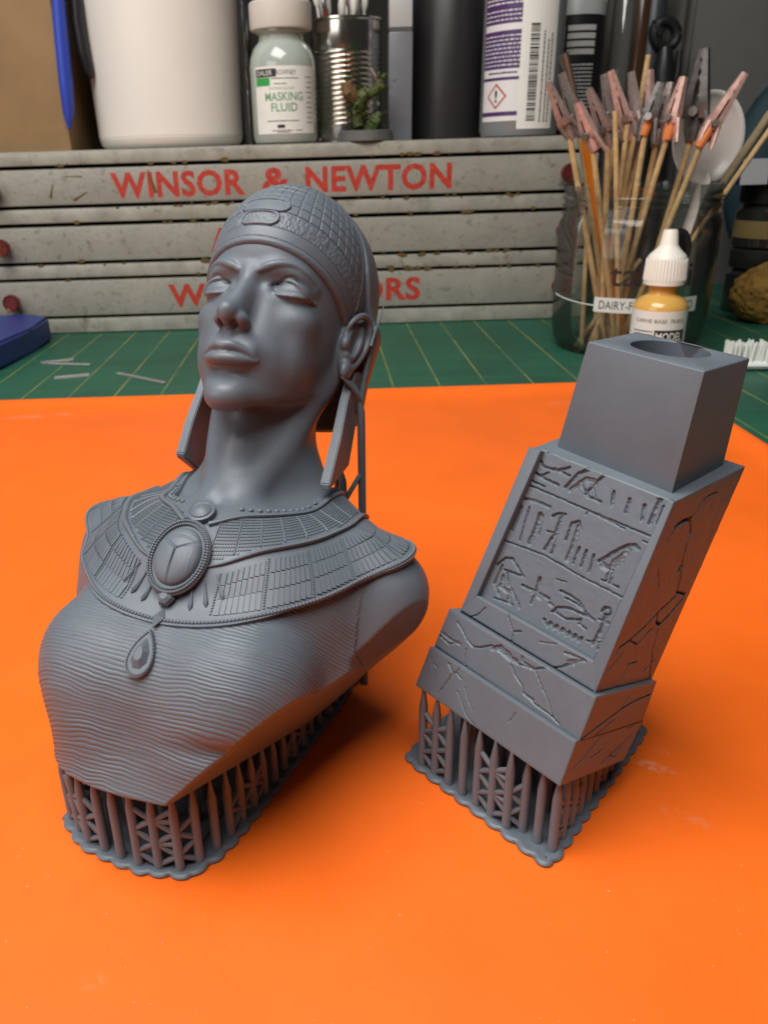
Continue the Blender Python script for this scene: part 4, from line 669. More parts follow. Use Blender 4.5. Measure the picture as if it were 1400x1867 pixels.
    cr = [([(340, 140), (365, 180), (385, 222), (410, 252), (452, 256), (500, 247), (535, 275), (575, 310), (622, 332), (690, 357), (760, 350), (830, 346), (900, 322), (925, 312)], .13, .3), ([(505, 262), (540, 255), (572, 300), (610, 320)], .34, .34), ([(545, 265), (580, 290)], .36, .36), ([(640, 300), (640, 325), (690, 352)], .2, .25),
          ([(575, 100), (585, 140), (598, 180), (590, 228)], .10, .3), ([(598, 180), (632, 182)], .15, .3), ([(588, 335), (610, 390), (640, 432), (645, 465), (700, 520), (760, 562), (812, 612)], .11, .3), ([(645, 465), (660, 480), (690, 500)], .18, .25), ([(698, 358), (728, 430), (760, 505), (782, 575)], .07, .22),
          ([(380, 262), (372, 330), (380, 345)], .09, .25), ([(272, 190), (310, 220), (352, 240)], .2, .18), ([(258, 200), (300, 240), (340, 232)], .14, .2), ([(300, 330), (318, 372), (290, 425), (262, 455)], .16, .22), ([(360, 345), (300, 400), (250, 470)], .08, .2), ([(330, 370), (360, 400)], .1, .2), ([(375, 440), (390, 500), (408, 545)], .07, .2), ([(340, 460), (380, 570), (420, 615)], .07, .18), ([(610, 560), (580, 600)], .1, .15),
          ([(470, 70), (430, 105), (400, 112)], .09, .25), ([(840, 280), (890, 300), (930, 318)], .2, .2), ([(830, 345), (880, 325)], .22, .22), ([(720, 230), (800, 240)], .1, .15), ([(855, 320), (900, 315), (880, 335)], .2, .2), ([(230, 330), (245, 350)], .1, .2), ([(215, 300), (232, 380), (225, 420)], .06, .12)]
    cr = [(Y(l), w * 1.35, d * 1.5) for l, w, d in cr]
    def face(nm, B, T, i, j, out, strokes, par, rough=.02): patch(nm, [B[i], B[j], T[j], T[i]], out, strokes, par, .14, .03, rough, .4)
    face('cracked_face', B1, T1, 0, 1, -e2, cr, low); face('cracked_face', B2, T2, 0, 1, -e2, cr, upp)
    patch('cracked_face', [SB[0], SB[1], BRp, BLp], -e2, cr, sh, .14, .03, .02, .3)
    X = lambda pts: [(1080 + x * .2785, 780 + y * .2785) for x, y in pts]; H = lambda pts: [(960 + x * .2357, 1180 + y * .2357) for x, y in pts]
    rs = [(X(l), w * 1.3, d * 1.5) for l, w, d in [([(555, 655), (600, 620), (650, 598)], .28, .5), ([(652, 605), (655, 690), (625, 770), (602, 850), (585, 930), (578, 1000), (558, 1080), (610, 1092)], .17, .5), ([(560, 1095), (500, 1150), (430, 1215), (340, 1310), (250, 1392), (180, 1440), (160, 1480)], .15, .5), ([(430, 1215), (420, 1275), (440, 1290), (520, 1210), (595, 1120)], .2, .5), ([(700, 540), (740, 480), (775, 448), (832, 425)], .09, .35), ([(640, 620), (700, 545)], .1, .35), ([(432, 1320), (395, 1450), (370, 1640)], .10, .4), ([(250, 1392), (290, 1420), (400, 1310)], .10, .4), ([(190, 1655), (235, 1550), (290, 1530)], .09, .35), ([(75, 1610), (130, 1560), (200, 1470)], .09, .35), ([(500, 740), (560, 660)], .09, .3), ([(330, 1600), (400, 1520)], .09, .35), ([(440, 930), (440, 1040)], .06, .2), ([(575, 930), (590, 920)], .3, .5)]]
    hs = [(H(l), w * 1.3, d * 1.5) for l, w, d in [([(410, 722), (560, 610), (690, 515), (740, 478), (840, 420), (960, 368)], .14, .45), ([(735, 480), (800, 380)], .1, .4), ([(520, 690), (680, 560)], .08, .35), ([(365, 945), (480, 825), (600, 690)], .1, .4), ([(500, 865), (600, 792)], .09, .35), ([(575, 905), (690, 800), (820, 688)], .1, .4), ([(640, 845), (690, 850), (740, 770)], .08, .3), ([(800, 640), (850, 610)], .1, .35)]]
    face('side_face', SB, ST, 1, 2, e1, rs, sh, .12); face('side_face', B1, T1, 1, 2, e1, hs, low); face('side_face', B2, T2, 1, 2, e1, hs, upp)
    # socket block on top, with a round hole
    tn = np.cross(ST[1] - ST[0], ST[2] - ST[1]); tn /= np.linalg.norm(tn); tn = tn if tn[2] > 0 else -tn
    c = [onpl(*q, ST[1], tn) for q in ((1016, 811), (1225, 895), (1317.5, 847.5))]; c.append(c[0] + c[2] - c[1])
    nf = np.cross(c[1] - c[0], tn); nr_ = np.cross(c[2] - c[1], tn)
    k = [onpl(1072, 623, c[0], nf), onpl(1283.5, 677.5, c[1], nf), onpl(1366, 653, c[1], nr_)]; k.append(k[0] + k[2] - k[1])
    c = [v - tn * .5 for v in c]
    per = []; n = 16; 
    for i in range(4):
        a, b = k[i], k[(i + 1) % 4]; per += [a + (b - a) * j / n for j in range(n)]
    ctr = np.mean(k, 0); ax = (k[1] - k[0]) / np.linalg.norm(k[1] - k[0]); kn = np.cross(k[1] - k[0], k[3] - k[0]); kn /= np.linalg.norm(kn); kn = kn if kn[2] > 0 else -kn; ay = np.cross(kn, ax)
    w = np.linalg.norm(k[1] - k[0]); rad = .305 * w; ch = []
    hc = onpl(1222, 634, k[0], kn)
    for q in per: a = math.atan2((q - ctr) @ ay, (q - ctr) @ ax); ch.append(hc + rad * (math.cos(a) * ax + math.sin(a) * ay))
    m = MB(); M_ = len(per); brk = [q * 1 for q in per]
    low_p = [];
    for i in range(4):
        a, b = c[i], c[(i + 1) % 4]; low_p += [a + (b - a) * j / n for j in range(n)]
    e = .22; t1 = [p_ + (ctr - p_) / np.linalg.norm(ctr - p_) * e for p_ in per]; t0 = [p_ - kn * e for p_ in per]; tm = [(a + b) / 2 + (p_ - (a + b) / 2) * .35 for a, b, p_ in zip(t1, t0, per)]
    r1 = [hc + (q - hc) * 1.0 - kn * .25 for q in ch]; r0 = [hc + (q - hc) * 1.05 for q in ch]; dp = [q - kn * 9 for q in ch]
    rings = [low_p, t0, tm, t1, r0, r1, dp]; V = np.concatenate([np.array(r_) for r_ in rings])
    F = [(i * M_ + j, i * M_ + (j + 1) % M_, (i + 1) * M_ + (j + 1) % M_, (i + 1) * M_ + j) for i in range(len(rings) - 1) for j in range(M_)] + [tuple(6 * M_ + j for j in range(M_))]
    mesh_obj('socket_block', V, F, RESIN, root, 40)
    # raft and supports
    A, B_, C_ = onz(738, 1384, TZ)[:2], onz(1000, 1586, TZ)[:2], onz(1178, 1333, TZ)[:2]; D_ = A + C_ - B_
    poly = np.array([A, B_, C_, D_]); 
    def rnd(P, r):
        out = []; n = len(P)
        for i in range(n):
            a, b, c = P[i - 1], P[i], P[(i + 1) % n]; u = (a - b) / np.linalg.norm(a - b); v = (c - b) / np.linalg.norm(c - b)
            for t in np.linspace(0, 1, 5): out.append((1 - t) ** 2 * (b + u * r) + 2 * t * (1 - t) * b + t * t * (b + v * r))
        return np.array(out)
    global rounded; rounded = rnd
    pl = rnd(poly, 2.4); raft(pl, root); supports(pl, bvh_of([low, upp, sh]), root, 3.7, 6.2, 1.35)
    return root
plinth()
# ------------------------------------------------------------------ implicit-surface sculpting tools (local millimetres)
def smin(a, b, k):
    h = np.maximum(k - np.abs(a - b), 0) / k
    return np.minimum(a, b) - h * h * k * .25
def smax(a, b, k): return -smin(-a, -b, k)
class Field:
    def __init__(s, lo, hi, h):
        s.lo = np.array(lo, np.float32); s.h = h
        n = [int(math.ceil((b - a) / h)) + 1 for a, b in zip(lo, hi)]
        s.ax = [(s.lo[i] + h * np.arange(n[i])).astype(np.float32) for i in range(3)]
        s.F = np.full(n, 1e3, np.float32)
    def sub(s, box):
        if box is None: sl = (slice(None),) * 3
        else:
            sl = tuple(slice(int(np.searchsorted(s.ax[i], box[i])), int(np.searchsorted(s.ax[i], box[i + 3]))) for i in range(3))
        X = s.ax[0][sl[0]][:, None, None]; Y = s.ax[1][sl[1]][None, :, None]; Z = s.ax[2][sl[2]][None, None, :]
        return sl, X, Y, Z
    def op(s, f, k=1., mode='u', box=None):
        sl, X, Y, Z = s.sub(box)
        if 0 in s.F[sl].shape: return
        v = f(X, Y, Z); a = s.F[sl]
        if mode == 'u': s.F[sl] = smin(a, v, k)
        elif mode == 's': s.F[sl] = smax(a, -v, k)
        elif mode == 'i': s.F[sl] = smax(a, v, k)
        elif mode == 'd': s.F[sl] = a + v
    def sym(s, fn, k=1., mode='u', box=None):
        for sg in (1, -1):
            b = box
            if box is not None and sg < 0: b = (-box[3], box[1], box[2], -box[0], box[4], box[5])
            s.op(lambda X, Y, Z: fn(X * sg, Y, Z), k, mode, b)
    def mesh(s, iters=2, relax=.35):
        F = s.F; ins = F < 0; n = F.shape
        c = np.zeros((n[0]-1, n[1]-1, n[2]-1), np.uint8)
        for i in (0, 1):
            for j in (0, 1):
                for k in (0, 1): c += ins[i:n[0]-1+i, j:n[1]-1+j, k:n[2]-1+k]
        act = (c > 0) & (c < 8); idx = np.full(c.shape, -1, np.int64); A = np.argwhere(act); idx[act] = np.arange(len(A))
        P = np.zeros((len(A), 3)); W = np.zeros(len(A))
        for ax in range(3):
            for o1 in (0, 1):
                for o2 in (0, 1):
                    a = A.copy(); o = [q for q in range(3) if q != ax]
                    a[:, o[0]] += o1; a[:, o[1]] += o2; b = a.copy(); b[:, ax] += 1
                    fa = F[tuple(a.T)].astype(np.float64); fb = F[tuple(b.T)].astype(np.float64)
                    m = (fa < 0) != (fb < 0); t = np.where(m, fa / np.where(m, fa - fb, 1), 0)
                    q = a.astype(np.float64); q[:, ax] += t; P += q * m[:, None]; W += m
        P /= W[:, None]; faces = []
        for ax in range(3):
            o = [q for q in range(3) if q != ax]
            sl0 = [slice(None)] * 3; sl1 = [slice(None)] * 3; sl0[ax] = slice(0, -1); sl1[ax] = slice(1, None)
            for q in o: sl0[q] = slice(1, -1); sl1[q] = slice(1, -1)
            i0 = ins[tuple(sl0)]; i1 = ins[tuple(sl1)]
            E = np.argwhere(i0 != i1); base = E.copy(); base[:, o[0]] += 1; base[:, o[1]] += 1
            fl = i0[tuple(E.T)]
            def cell(d0, d1):
                q = base.copy(); q[:, o[0]] -= d0; q[:, o[1]] -= d1; return idx[tuple(q.T)]
            quad = np.stack([cell(1, 1), cell(0, 1), cell(0, 0), cell(1, 0)], 1)
            if ax == 1: fl = ~fl
            quad[~fl] = quad[~fl][:, ::-1]; faces.append(quad)
        faces = np.concatenate(faces)
        V = P * s.h + s.lo
        for _ in range(iters):
            acc = np.zeros_like(V); cnt = np.zeros(len(V))
            for a, b in ((0, 1), (1, 2), (2, 3), (3, 0)):
                np.add.at(acc, faces[:, a], V[faces[:, b]]); np.add.at(cnt, faces[:, a], 1)
                np.add.at(acc, faces[:, b], V[faces[:, a]]); np.add.at(cnt, faces[:, b], 1)
            V = V + relax * (acc / np.maximum(cnt, 1)[:, None] - V)
            V = s.project(V)
        return V, faces
    def val(s, V):
        q = (V - s.lo) / s.h; n = s.F.shape
        q = np.clip(q, 0, np.array(n) - 1.001); i = q.astype(int); f = q - i; r = 0
        for a in (0, 1):
            for b in (0, 1):
                for c in (0, 1):
                    w = (f[:, 0] if a else 1 - f[:, 0]) * (f[:, 1] if b else 1 - f[:, 1]) * (f[:, 2] if c else 1 - f[:, 2])
                    r = r + w * s.F[i[:, 0] + a, i[:, 1] + b, i[:, 2] + c]
        return r
    def grad(s, V, e=None):
        e = e or s.h
        return np.stack([(s.val(V + d) - s.val(V - d)) / (2 * e) for d in np.eye(3) * e], 1)
    def project(s, V):
        g = s.grad(V); v = s.val(V); st = -(v / np.maximum((g * g).sum(1), .05))[:, None] * g
        l = np.linalg.norm(st, axis=1, keepdims=True); return V + st * np.minimum(1, .6 * s.h / np.maximum(l, 1e-9))
def ell(c, r):
    def f(X, Y, Z):
        u = (X - c[0]) / r[0]; v = (Y - c[1]) / r[1]; w = (Z - c[2]) / r[2]
        k0 = np.sqrt(u * u + v * v + w * w); k1 = np.sqrt((u / r[0]) ** 2 + (v / r[1]) ** 2 + (w / r[2]) ** 2) + 1e-6
        return k0 * (k0 - 1) / k1
    return f
def cap(a, b, r1, r2=None, sq=(1, 1, 1)):
    a = np.array(a, float) * sq; b = np.array(b, float) * sq; r2 = r1 if r2 is None else r2; d = b - a; dd = d @ d
    def f(X, Y, Z):
        x, y, z = X * sq[0] - a[0], Y * sq[1] - a[1], Z * sq[2] - a[2]
        t = np.clip((x * d[0] + y * d[1] + z * d[2]) / dd, 0, 1)
        return np.sqrt((x - t * d[0]) ** 2 + (y - t * d[1]) ** 2 + (z - t * d[2]) ** 2) - (r1 + (r2 - r1) * t)
    return f
def dense(pts, rad, n=5):
    pts = np.array(pts, float); rad = np.array(rad, float); t = np.arange(len(pts)); q = np.linspace(0, len(pts) - 1, (len(pts) - 1) * n + 1)
    return np.stack([spl(t, pts[:, i])(q) for i in range(3)], 1), spl(t, rad)(q)
def chain(pts, rad, n=5, k=.6):
    if len(pts) > 2: pts, rad = dense(pts, rad, n)
    fs = [cap(pts[i], pts[i + 1], rad[i], rad[i + 1]) for i in range(len(pts) - 1)]
    def f(X, Y, Z):
        v = fs[0](X, Y, Z)
        for g in fs[1:]: v = np.minimum(v, g(X, Y, Z))
        return v
    return f
def spl(xs, ys):     # smooth monotone-ish interpolation (Catmull-Rom on a table)
    xs = np.array(xs, float); ys = np.array(ys, float); m = np.gradient(ys, xs)
    def f(x):
        x = np.clip(x, xs[0], xs[-1]); i = np.clip(np.searchsorted(xs, x) - 1, 0, len(xs) - 2)
        h = xs[i + 1] - xs[i]; t = (x - xs[i]) / h
        return ((2*t**3 - 3*t**2 + 1) * ys[i] + (t**3 - 2*t**2 + t) * h * m[i] + (-2*t**3 + 3*t**2) * ys[i + 1] + (t**3 - t**2) * h * m[i + 1])
    return f
def bbx(c, r): return (c[0]-r, c[1]-r, c[2]-r, c[0]+r, c[1]+r, c[2]+r)
# ------------------------------------------------------------------ head and neck of the bust
def neck_shapes(G):
    G.op(cap((0, 8, -40), (0, 22, -215), 47, 49), 16)
    G.sym(cap((58, 18, -38), (13, -38, -200), 9, 6), 18)
    G.op(cap((0, -22, -112), (0, -33, -205), 17, 14), 24)
    G.op(ell((0, -33, -133), (9, 11, 13)), 16)
    G.sym(cap((32, 37, -148), (124, 34, -229), 25, 24), 38)
    G.sym(cap((12, -44, -213), (120, -4, -208), 7, 9), 20)
    G.op(ell((0, -6, -262), (112, 56, 64)), 34)
    G.op(ell((0, -56, -194), (9, 9, 12)), 16, 's')
def head_field(h=1.3):
    G = Field((-92, -128, -232), (92, 108, 100), h)
    fz = spl([-232, -124, -120, -115, -110, -103, -95, -86, -80, -70, -60, -50, -30, -10, 6, 20, 32, 45, 65, 85, 100],
             [40, 58, 73, 84, 90, 92, 90.5, 87.5, 88, 91, 92, 90, 86, 84, 85, 88.5, 90.5, 90.5, 86, 76, 64])
    wz = spl([-130, -122, -116, -108, -100, -90, -75, -60, -40, -20, 0, 30, 60, 85, 100], [8, 16, 24, 33, 40, 46, 52.5, 56, 59.5, 63, 66, 69, 68, 63, 56])
    pz = spl([-130, -100, -75, -50, -20, 20, 100], [2.0, 2.05, 2.15, 2.15, 2.1, 2.1, 2.0])
    def base(X, Y, Z):
        w = wz(Z).astype(np.float32); d = np.where(Y < 0, fz(Z), 80).astype(np.float32); p = pz(Z).astype(np.float32)
        u = np.abs(X) / w; v = np.abs(Y) / d
        rr = np.power(np.power(u, p) + np.power(v, p) + 1e-9, 1 / p); r = np.sqrt(X * X + Y * Y)
        return (r - r / rr) * .92
    G.op(base, .01)
    G.op(lambda X, Y, Z: (-(Z + 116.5) + .56 * (Y + 88)) * .87, 7, 'i')            # jaw line, rising from chin to ear
    neck_shapes(G)
    # cheek bones, chin, brow ridge
    G.sym(ell((41, -54, -23), (15, 15, 13)), 14, 'u', bbx((44, -53, -22), 44))
    G.op(ell((0, -79, -103), (15, 12, 10.5)), 14, 'u', bbx((0, -81, -103), 40))
    G.sym(chain([(9, -80, 11.5), (24, -78.5, 15), (41, -69, 15), (49, -57, 9)], [4.5, 5.5, 4.6, 1.5]), 12, 'u', (-4, -105, -14, 76, -30, 40))
    G.sym(ell((42, -42, -48), (9, 16, 22)), 16, 'u', bbx((45, -42, -48), 50))
    # eye sockets
    G.sym(ell((32, -92, 1.5), (19, 15.5, 9.5)), 8, 's', bbx((32, -92, 0), 36))
    G.sym(ell((14.5, -93.5, 4), (5, 8.5, 7)), 8, 's', bbx((14.5, -93, 3), 24))
    # nose
    G.op(chain([(0, -83, 12), (0, -89.5, -6), (0, -101, -26), (0, -109, -36.5)], [5.4, 4.6, 5.0, 6.6]), 8, 'u', (-34, -128, -68, 34, -60, 32))
    G.op(cap((0, -85, -12), (0, -96, -38), 7.5, 10.6), 12, 'u', (-34, -128, -68, 34, -60, 20))
    G.op(ell((0, -108.8, -37.3), (6.6, 7, 6.4)), 6, 'u', bbx((0, -110, -38), 24))
    G.sym(ell((10.4, -98, -41), (5.2, 8.6, 5.8)), 4.5, 'u', bbx((12, -98, -41), 24))
    G.op(cap((0, -110, -43), (0, -95, -49.5), 2.8, 3.6), 4, 'u', bbx((0, -104, -47), 20))
    G.sym(ell((6.0, -102.5, -48.5), (3.3, 6.2, 7)), 1.6, 's', bbx((6.6, -103, -49), 16))
    # philtrum, mouth
    G.op(ell((0, -87, -64), (22, 8, 13)), 12, 'u', bbx((0, -90, -64), 44))
    G.op(cap((0, -102, -51), (0, -104.5, -60), 2.0, 3.0), 4, 's', bbx((0, -103, -56), 16))
    G.sym(chain([(25, -84.5, -70.4), (17, -93, -66.4), (8, -99, -64.3), (3.2, -100.4, -64.2), (0, -100, -65.4)], [1.0, 2.8, 4.4, 4.8, 4.8]), 2, 'u', bbx((12, -94, -66), 30))
    G.op(chain([(-24.5, -84.5, -71.2), (-15, -93, -73.8), (-6, -97.6, -75.4), (6, -97.6, -75.4), (15, -93, -73.8), (24.5, -84.5, -71.2)], [1.2, 4.6, 6.0, 6.0, 4.6, 1.2]), 2.2, 'u', bbx((0, -92, -74), 40))
    G.op(chain([(-27, -86, -71.4), (-17, -97, -69.8), (-7, -103.6, -69.1), (0, -104.4, -70.2), (7, -103.6, -69.1), (17, -97, -69.8), (27, -86, -71.4)], [.9, 1.5, 1.6, 1.6, 1.6, 1.5, .9]), 1.2, 's', bbx((0, -97, -70), 40))
    G.op(cap((-10, -99.5, -87.5), (10, -99.5, -87.5), 5, 5), 9, 's', bbx((0, -99, -87), 30))
    # eyes: ball, lids with an almond opening, rims
    ec = (32, -63.5, 0.); er = 14.4
    tx = lambda X: (X - 33) / 17.6
    up = lambda X: -1.0 + 8.6 * np.maximum(1 - np.abs(tx(X) + .06) ** 2.1, -1.5) - .5 * tx(X)
    lo = lambda X: -1.0 - 4.3 * np.maximum(1 - np.abs(tx(X) - .10) ** 2.2, -1.5) - .5 * tx(X)
    bx = (9, -100, -22, 60, -44, 24)
    G.sym(ell((ec[0] + 1, ec[1] + 1, ec[2] - .3), (er + 3.0, er + .5, er - 2.4)), 4, 'u', bx)
    G.sym(lambda X, Y, Z: np.maximum(np.maximum((Z - up(X)), (lo(X) - Z)) * .8, Y + 58 + 0 * X), .5, 's', bx)
    bl_ = ell(ec, (er + 5.2, er - 1.3, er - .4))
    G.sym(lambda X, Y, Z: np.maximum(bl_(X, Y, Z), np.maximum(Z - up(X) - 1.2, lo(X) - 1.2 - Z) * .8), .5, 'u', bx)
    G.sym(ell((16.4, -74.6, -.8), (4.4, 4.6, 3.4)), 5, 'u', bx)
    def rim(fn, dz, out, ts):
        pts = []
        for t in ts:
            xx = 33 + 17.6 * t; zz = float(fn(np.float64(xx))) + dz
            dy = max(1 - ((xx - ec[0]) / (er + 3)) ** 2 - ((zz - ec[2]) / er) ** 2, .02)
            pts.append((xx, ec[1] - er * math.sqrt(dy) - out, zz))
        return pts
    ts = np.linspace(-.97, .98, 11)
    pu = rim(up, .9, 1.0, ts); pw = rim(lo, -1.0, .9, ts)
    pu.append((54, -51.5, -2.2))
    G.sym(chain(pu, [.8] + [1.8] * 10 + [.7], 3), 1.0, 'u', bx)
    G.sym(chain(pw, [.8] + [1.65] * 9 + [1.0], 3), 1.0, 'u', bx)
    cr = np.array([(p[0], p[1] + .2, p[2] + 3.9 - .10 * abs(i - 5)) for i, p in enumerate(pu[1:-2])])
    for _ in range(8): cr = G.project(cr)
    G.sym(chain(cr, [.4] + [1.3] * (len(cr) - 2) + [.4], 3), 1.2, 's', bx)
    # eyebrows: low raised bands
    br = np.array([(10.5, -90, 11.4), (17, -89, 15.2), (27, -86, 19.2), (38, -80, 21), (47, -72, 17.6), (54, -60, 13)])
    br, rr_ = dense(br, [3.0, 4.0, 3.8, 3.2, 2.3, .8])
    for _ in range(30): br = G.project(br)
    G.sym(chain(br + np.array((0, 1.2, 0)), rr_, 1), .6, 'u', (2, -105, -4, 72, -40, 34))
    # ears
    eb = (46, -24, -66, 92, 36, 28)
    G.sym(ell((70, 6, -15), (9, 15, 29)), 6, 'u', eb)
    G.sym(ell((76, 13, -5), (5.5, 8, 20)), 4, 'u', eb)
    G.sym(ell((79, 2, -15), (5.2, 8, 16)), 4, 's', eb)
    hel = [(70, -8, -8), (74, -8.5, 2), (78.5, -3, 11), (81.5, 6, 15), (83.5, 15, 11), (84, 20, 0), (82.5, 19, -14), (79.5, 13, -28), (76, 5, -39)]
    G.sym(chain(hel, [1.8, 2.6, 3.0, 3.2, 3.2, 3.0, 2.8, 3.0, 3.4]), 2.2, 'u', eb)
    G.sym(ell((74.5, -1, -43), (5, 9, 9)), 5, 'u', eb)
    G.sym(chain([(77, 8, 5), (79, 11, -5), (78.5, 9, -18), (76.5, 2, -29), (73.5, -5, -28)], [1.6, 2.6, 2.8, 2.8, 2.2]), 2.5, 'u', eb)
    G.sym(ell((72, -9.5, -18), (4, 4, 6.5)), 4, 'u', eb)
    G.F[:, :, :2] = np.maximum(G.F[:, :, :2], 1); G.F[:2] = 1; G.F[-2:] = 1; G.F[:, -2:] = 1
    return G
# ------------------------------------------------------------------ torso of the bust
S_ = 0.2147345080238585
R_B = np.array([[0.9305552315207499, 0.2939184523423193, 0.21835499642099213], [-0.36606017723507756, 0.7601144310502812, 0.5368668348404153], [-0.008179714661241885, -0.5795153104807826, 0.8149203011253894]])
T_B = np.array([-8.6255, 168., 85.3526])
def l2w(p): return S_ * np.atleast_2d(np.asarray(p, float)) @ R_B.T + T_B
def w2l(p): return (np.atleast_2d(np.asarray(p, float)) - T_B) @ R_B / S_
def plane3(a, b, c, inside):           # plane through three world points, as a local half-space, negative on the side of `inside`
    a, b, c, i = w2l([a, b, c, inside]); n = np.cross(b - a, c - a); n /= np.linalg.norm(n); d = n @ a
    if n @ i - d > 0: n, d = -n, -d
    return lambda X, Y, Z: n[0] * X + n[1] * Y + n[2] * Z - d
CUT_A = ((-52, 116, 18.3), (-27, 103.5, 19.3), (2, 152, 6))
CUT_B = ((-24, 106.2, 18.3), (3.5, 117, 35), (-.1, 139.6, 8.6))
def torso_field(h=2.0):
    G = Field((-215, -160, -470), (225, 125, -120), h)
    neck_shapes(G)
    G.op(ell((0, 22, -300), (148, 84, 120)), 40)
    for sg, xx in ((1, 142), (-1, 131)):
        G.op(cap((sg * 70, 28, -216), (sg * xx, 24, -238), 29, 33), 40)
        G.op(cap((sg * xx, 24, -238), (sg * (xx + 7), 30, -284), 33, 32), 24)
    G.op(ell((0, -28, -262), (112, 62, 52)), 40)
    G.sym(ell((64, -66, -338), (54, 54, 54)), 32)
    G.op(ell((0, -72, -345), (60, 44, 48)), 40)
    G.sym(ell((52, -56, -374), (44, 44, 46)), 34)
    G.op(ell((0, -4, -440), (117, 88, 110)), 46)
    # folds of cloth below the breasts
    G.op(chain([(20, -118, -398), (58, -112, -392), (98, -84, -384), (124, -50, -372)], [4, 5, 5, 4]), 14, 's')
    G.op(plane3(*CUT_A, (-20, 130, 45)), 1.2, 'i')
    G.op(plane3(*CUT_B, (-20, 130, 45)), 1.6, 'i')
    cc = plane3(*l2w([(131, 0, -307), (181, 0, -237), (146, 60, -302)]), l2w([(0, 0, -280)])[0])
    G.op(lambda X, Y, Z: np.maximum(-cc(X, Y, Z), 133 - X), 1.2, 's')
    G.op(lambda X, Y, Z: Y - 78 + 0 * X + 0 * Z, 6, 'i')
    G.F[:, :, :1] = 1; G.F[:1] = 1; G.F[-1:] = 1; G.F[:, -1:] = 1; G.F[:, :, -1:] = 1
    return G
# ------------------------------------------------------------------ headdress: tiled cap, back cloth
CAPC = (0, 8, 40); CAPR = (76.5, 100, 96)
def band_h(V):         # height above the lower edge of the cap
    x, y, z = V[..., 0], V[..., 1], V[..., 2]
    return z - (36 - .30 * (y + 92) - .0016 * np.maximum(y + 92, 0) ** 2)
def back_edge(V):      # > 0 behind the seam between cap and back cloth
    return V[..., 1] - (-8 + (130 - V[..., 2]) * .10)
def cap_field(h=1.5):
    G = Field((-90, -104, -6), (90, 116, 152), h)
    G.op(ell(CAPC, CAPR), .01)
    st = lambda X, Y, Z: -(Z - (36 - .30 * (Y + 92) - .0016 * np.maximum(Y + 92, 0) ** 2)) + 0 * X
    G.op(st, 1.5, 'i')
    G.op(lambda X, Y, Z: Y - 40 + 0 * X + 0 * Z, 2, 'i')
    return G
def cloth_field(h=1.8):
    G = Field((-100, -40, -100), (100, 128, 160), h)
    G.op(ell((0, 20, 38), (81.5, 95, 100)), .01)
    def low(X, Y, Z):
        q = np.sqrt((X / 86.) ** 2 + ((Y - 20) / 97.) ** 2); return np.maximum((q - 1) * 86, np.maximum(Z - 8, -72 - Z))
    G.op(low, 30)
    G.op(lambda X, Y, Z: -(Y - (-10 + (130 - Z) * .12 + 19 * np.clip((58 - Z) / 45, 0, 1) ** 1.5 + .0004 * np.maximum(10 - Z, 0) ** 2)) + 0 * X, 2.5, 'i')
    # hollow for the head and neck
    G.op(ell((0, 14, 36), (75, 89, 94)), 1, 's')
    def hol(X, Y, Z):
        q = np.sqrt((X / 80.) ** 2 + ((Y - 20) / 90.) ** 2); return np.maximum((q - 1) * 80, Z - 10)
    G.op(hol, 2, 's')
    return G
# ------------------------------------------------------------------ the bust: assembled from sculpted parts
def subdiv(V, F):
    """one midpoint subdivision of a quad mesh"""
    F = np.asarray(F); E = np.sort(np.concatenate([F[:, [0, 1]], F[:, [1, 2]], F[:, [2, 3]], F[:, [3, 0]]]), 1); U, inv = np.unique(E, axis=0, return_inverse=True); inv = inv.reshape(4, -1); n = len(V); m = len(U)
    W = np.concatenate([V, V[U].mean(1), V[F].mean(1)]); e = inv + n; c = n + m + np.arange(len(F))
    Q = np.concatenate([np.stack([F[:, 0], e[0], c, e[3]], 1), np.stack([F[:, 1], e[1], c, e[0]], 1), np.stack([F[:, 2], e[2], c, e[1]], 1), np.stack([F[:, 3], e[3], c, e[2]], 1)]); return W, Q
def n3(P, s, seed=0):          # smooth 3-D value noise, -1..1
    q = P / s + seed * 13.7; i = np.floor(q).astype(np.int64); f = q - i; f = f * f * (3 - 2 * f); r = 0
    for a in (0, 1):
        for b in (0, 1):
            for c in (0, 1):
                h = np.sin((i[:, 0] + a) * 127.1 + (i[:, 1] + b) * 311.7 + (i[:, 2] + c) * 74.7 + seed * 3.1) * 43758.5453; h = h - np.floor(h)
                r = r + h * (f[:, 0] if a else 1 - f[:, 0]) * (f[:, 1] if b else 1 - f[:, 1]) * (f[:, 2] if c else 1 - f[:, 2])
    return r * 2 - 1
def used(V, F):
    ids = np.unique(F); mp = np.full(len(V), -1); mp[ids] = np.arange(len(ids)); return V[ids], mp[F]
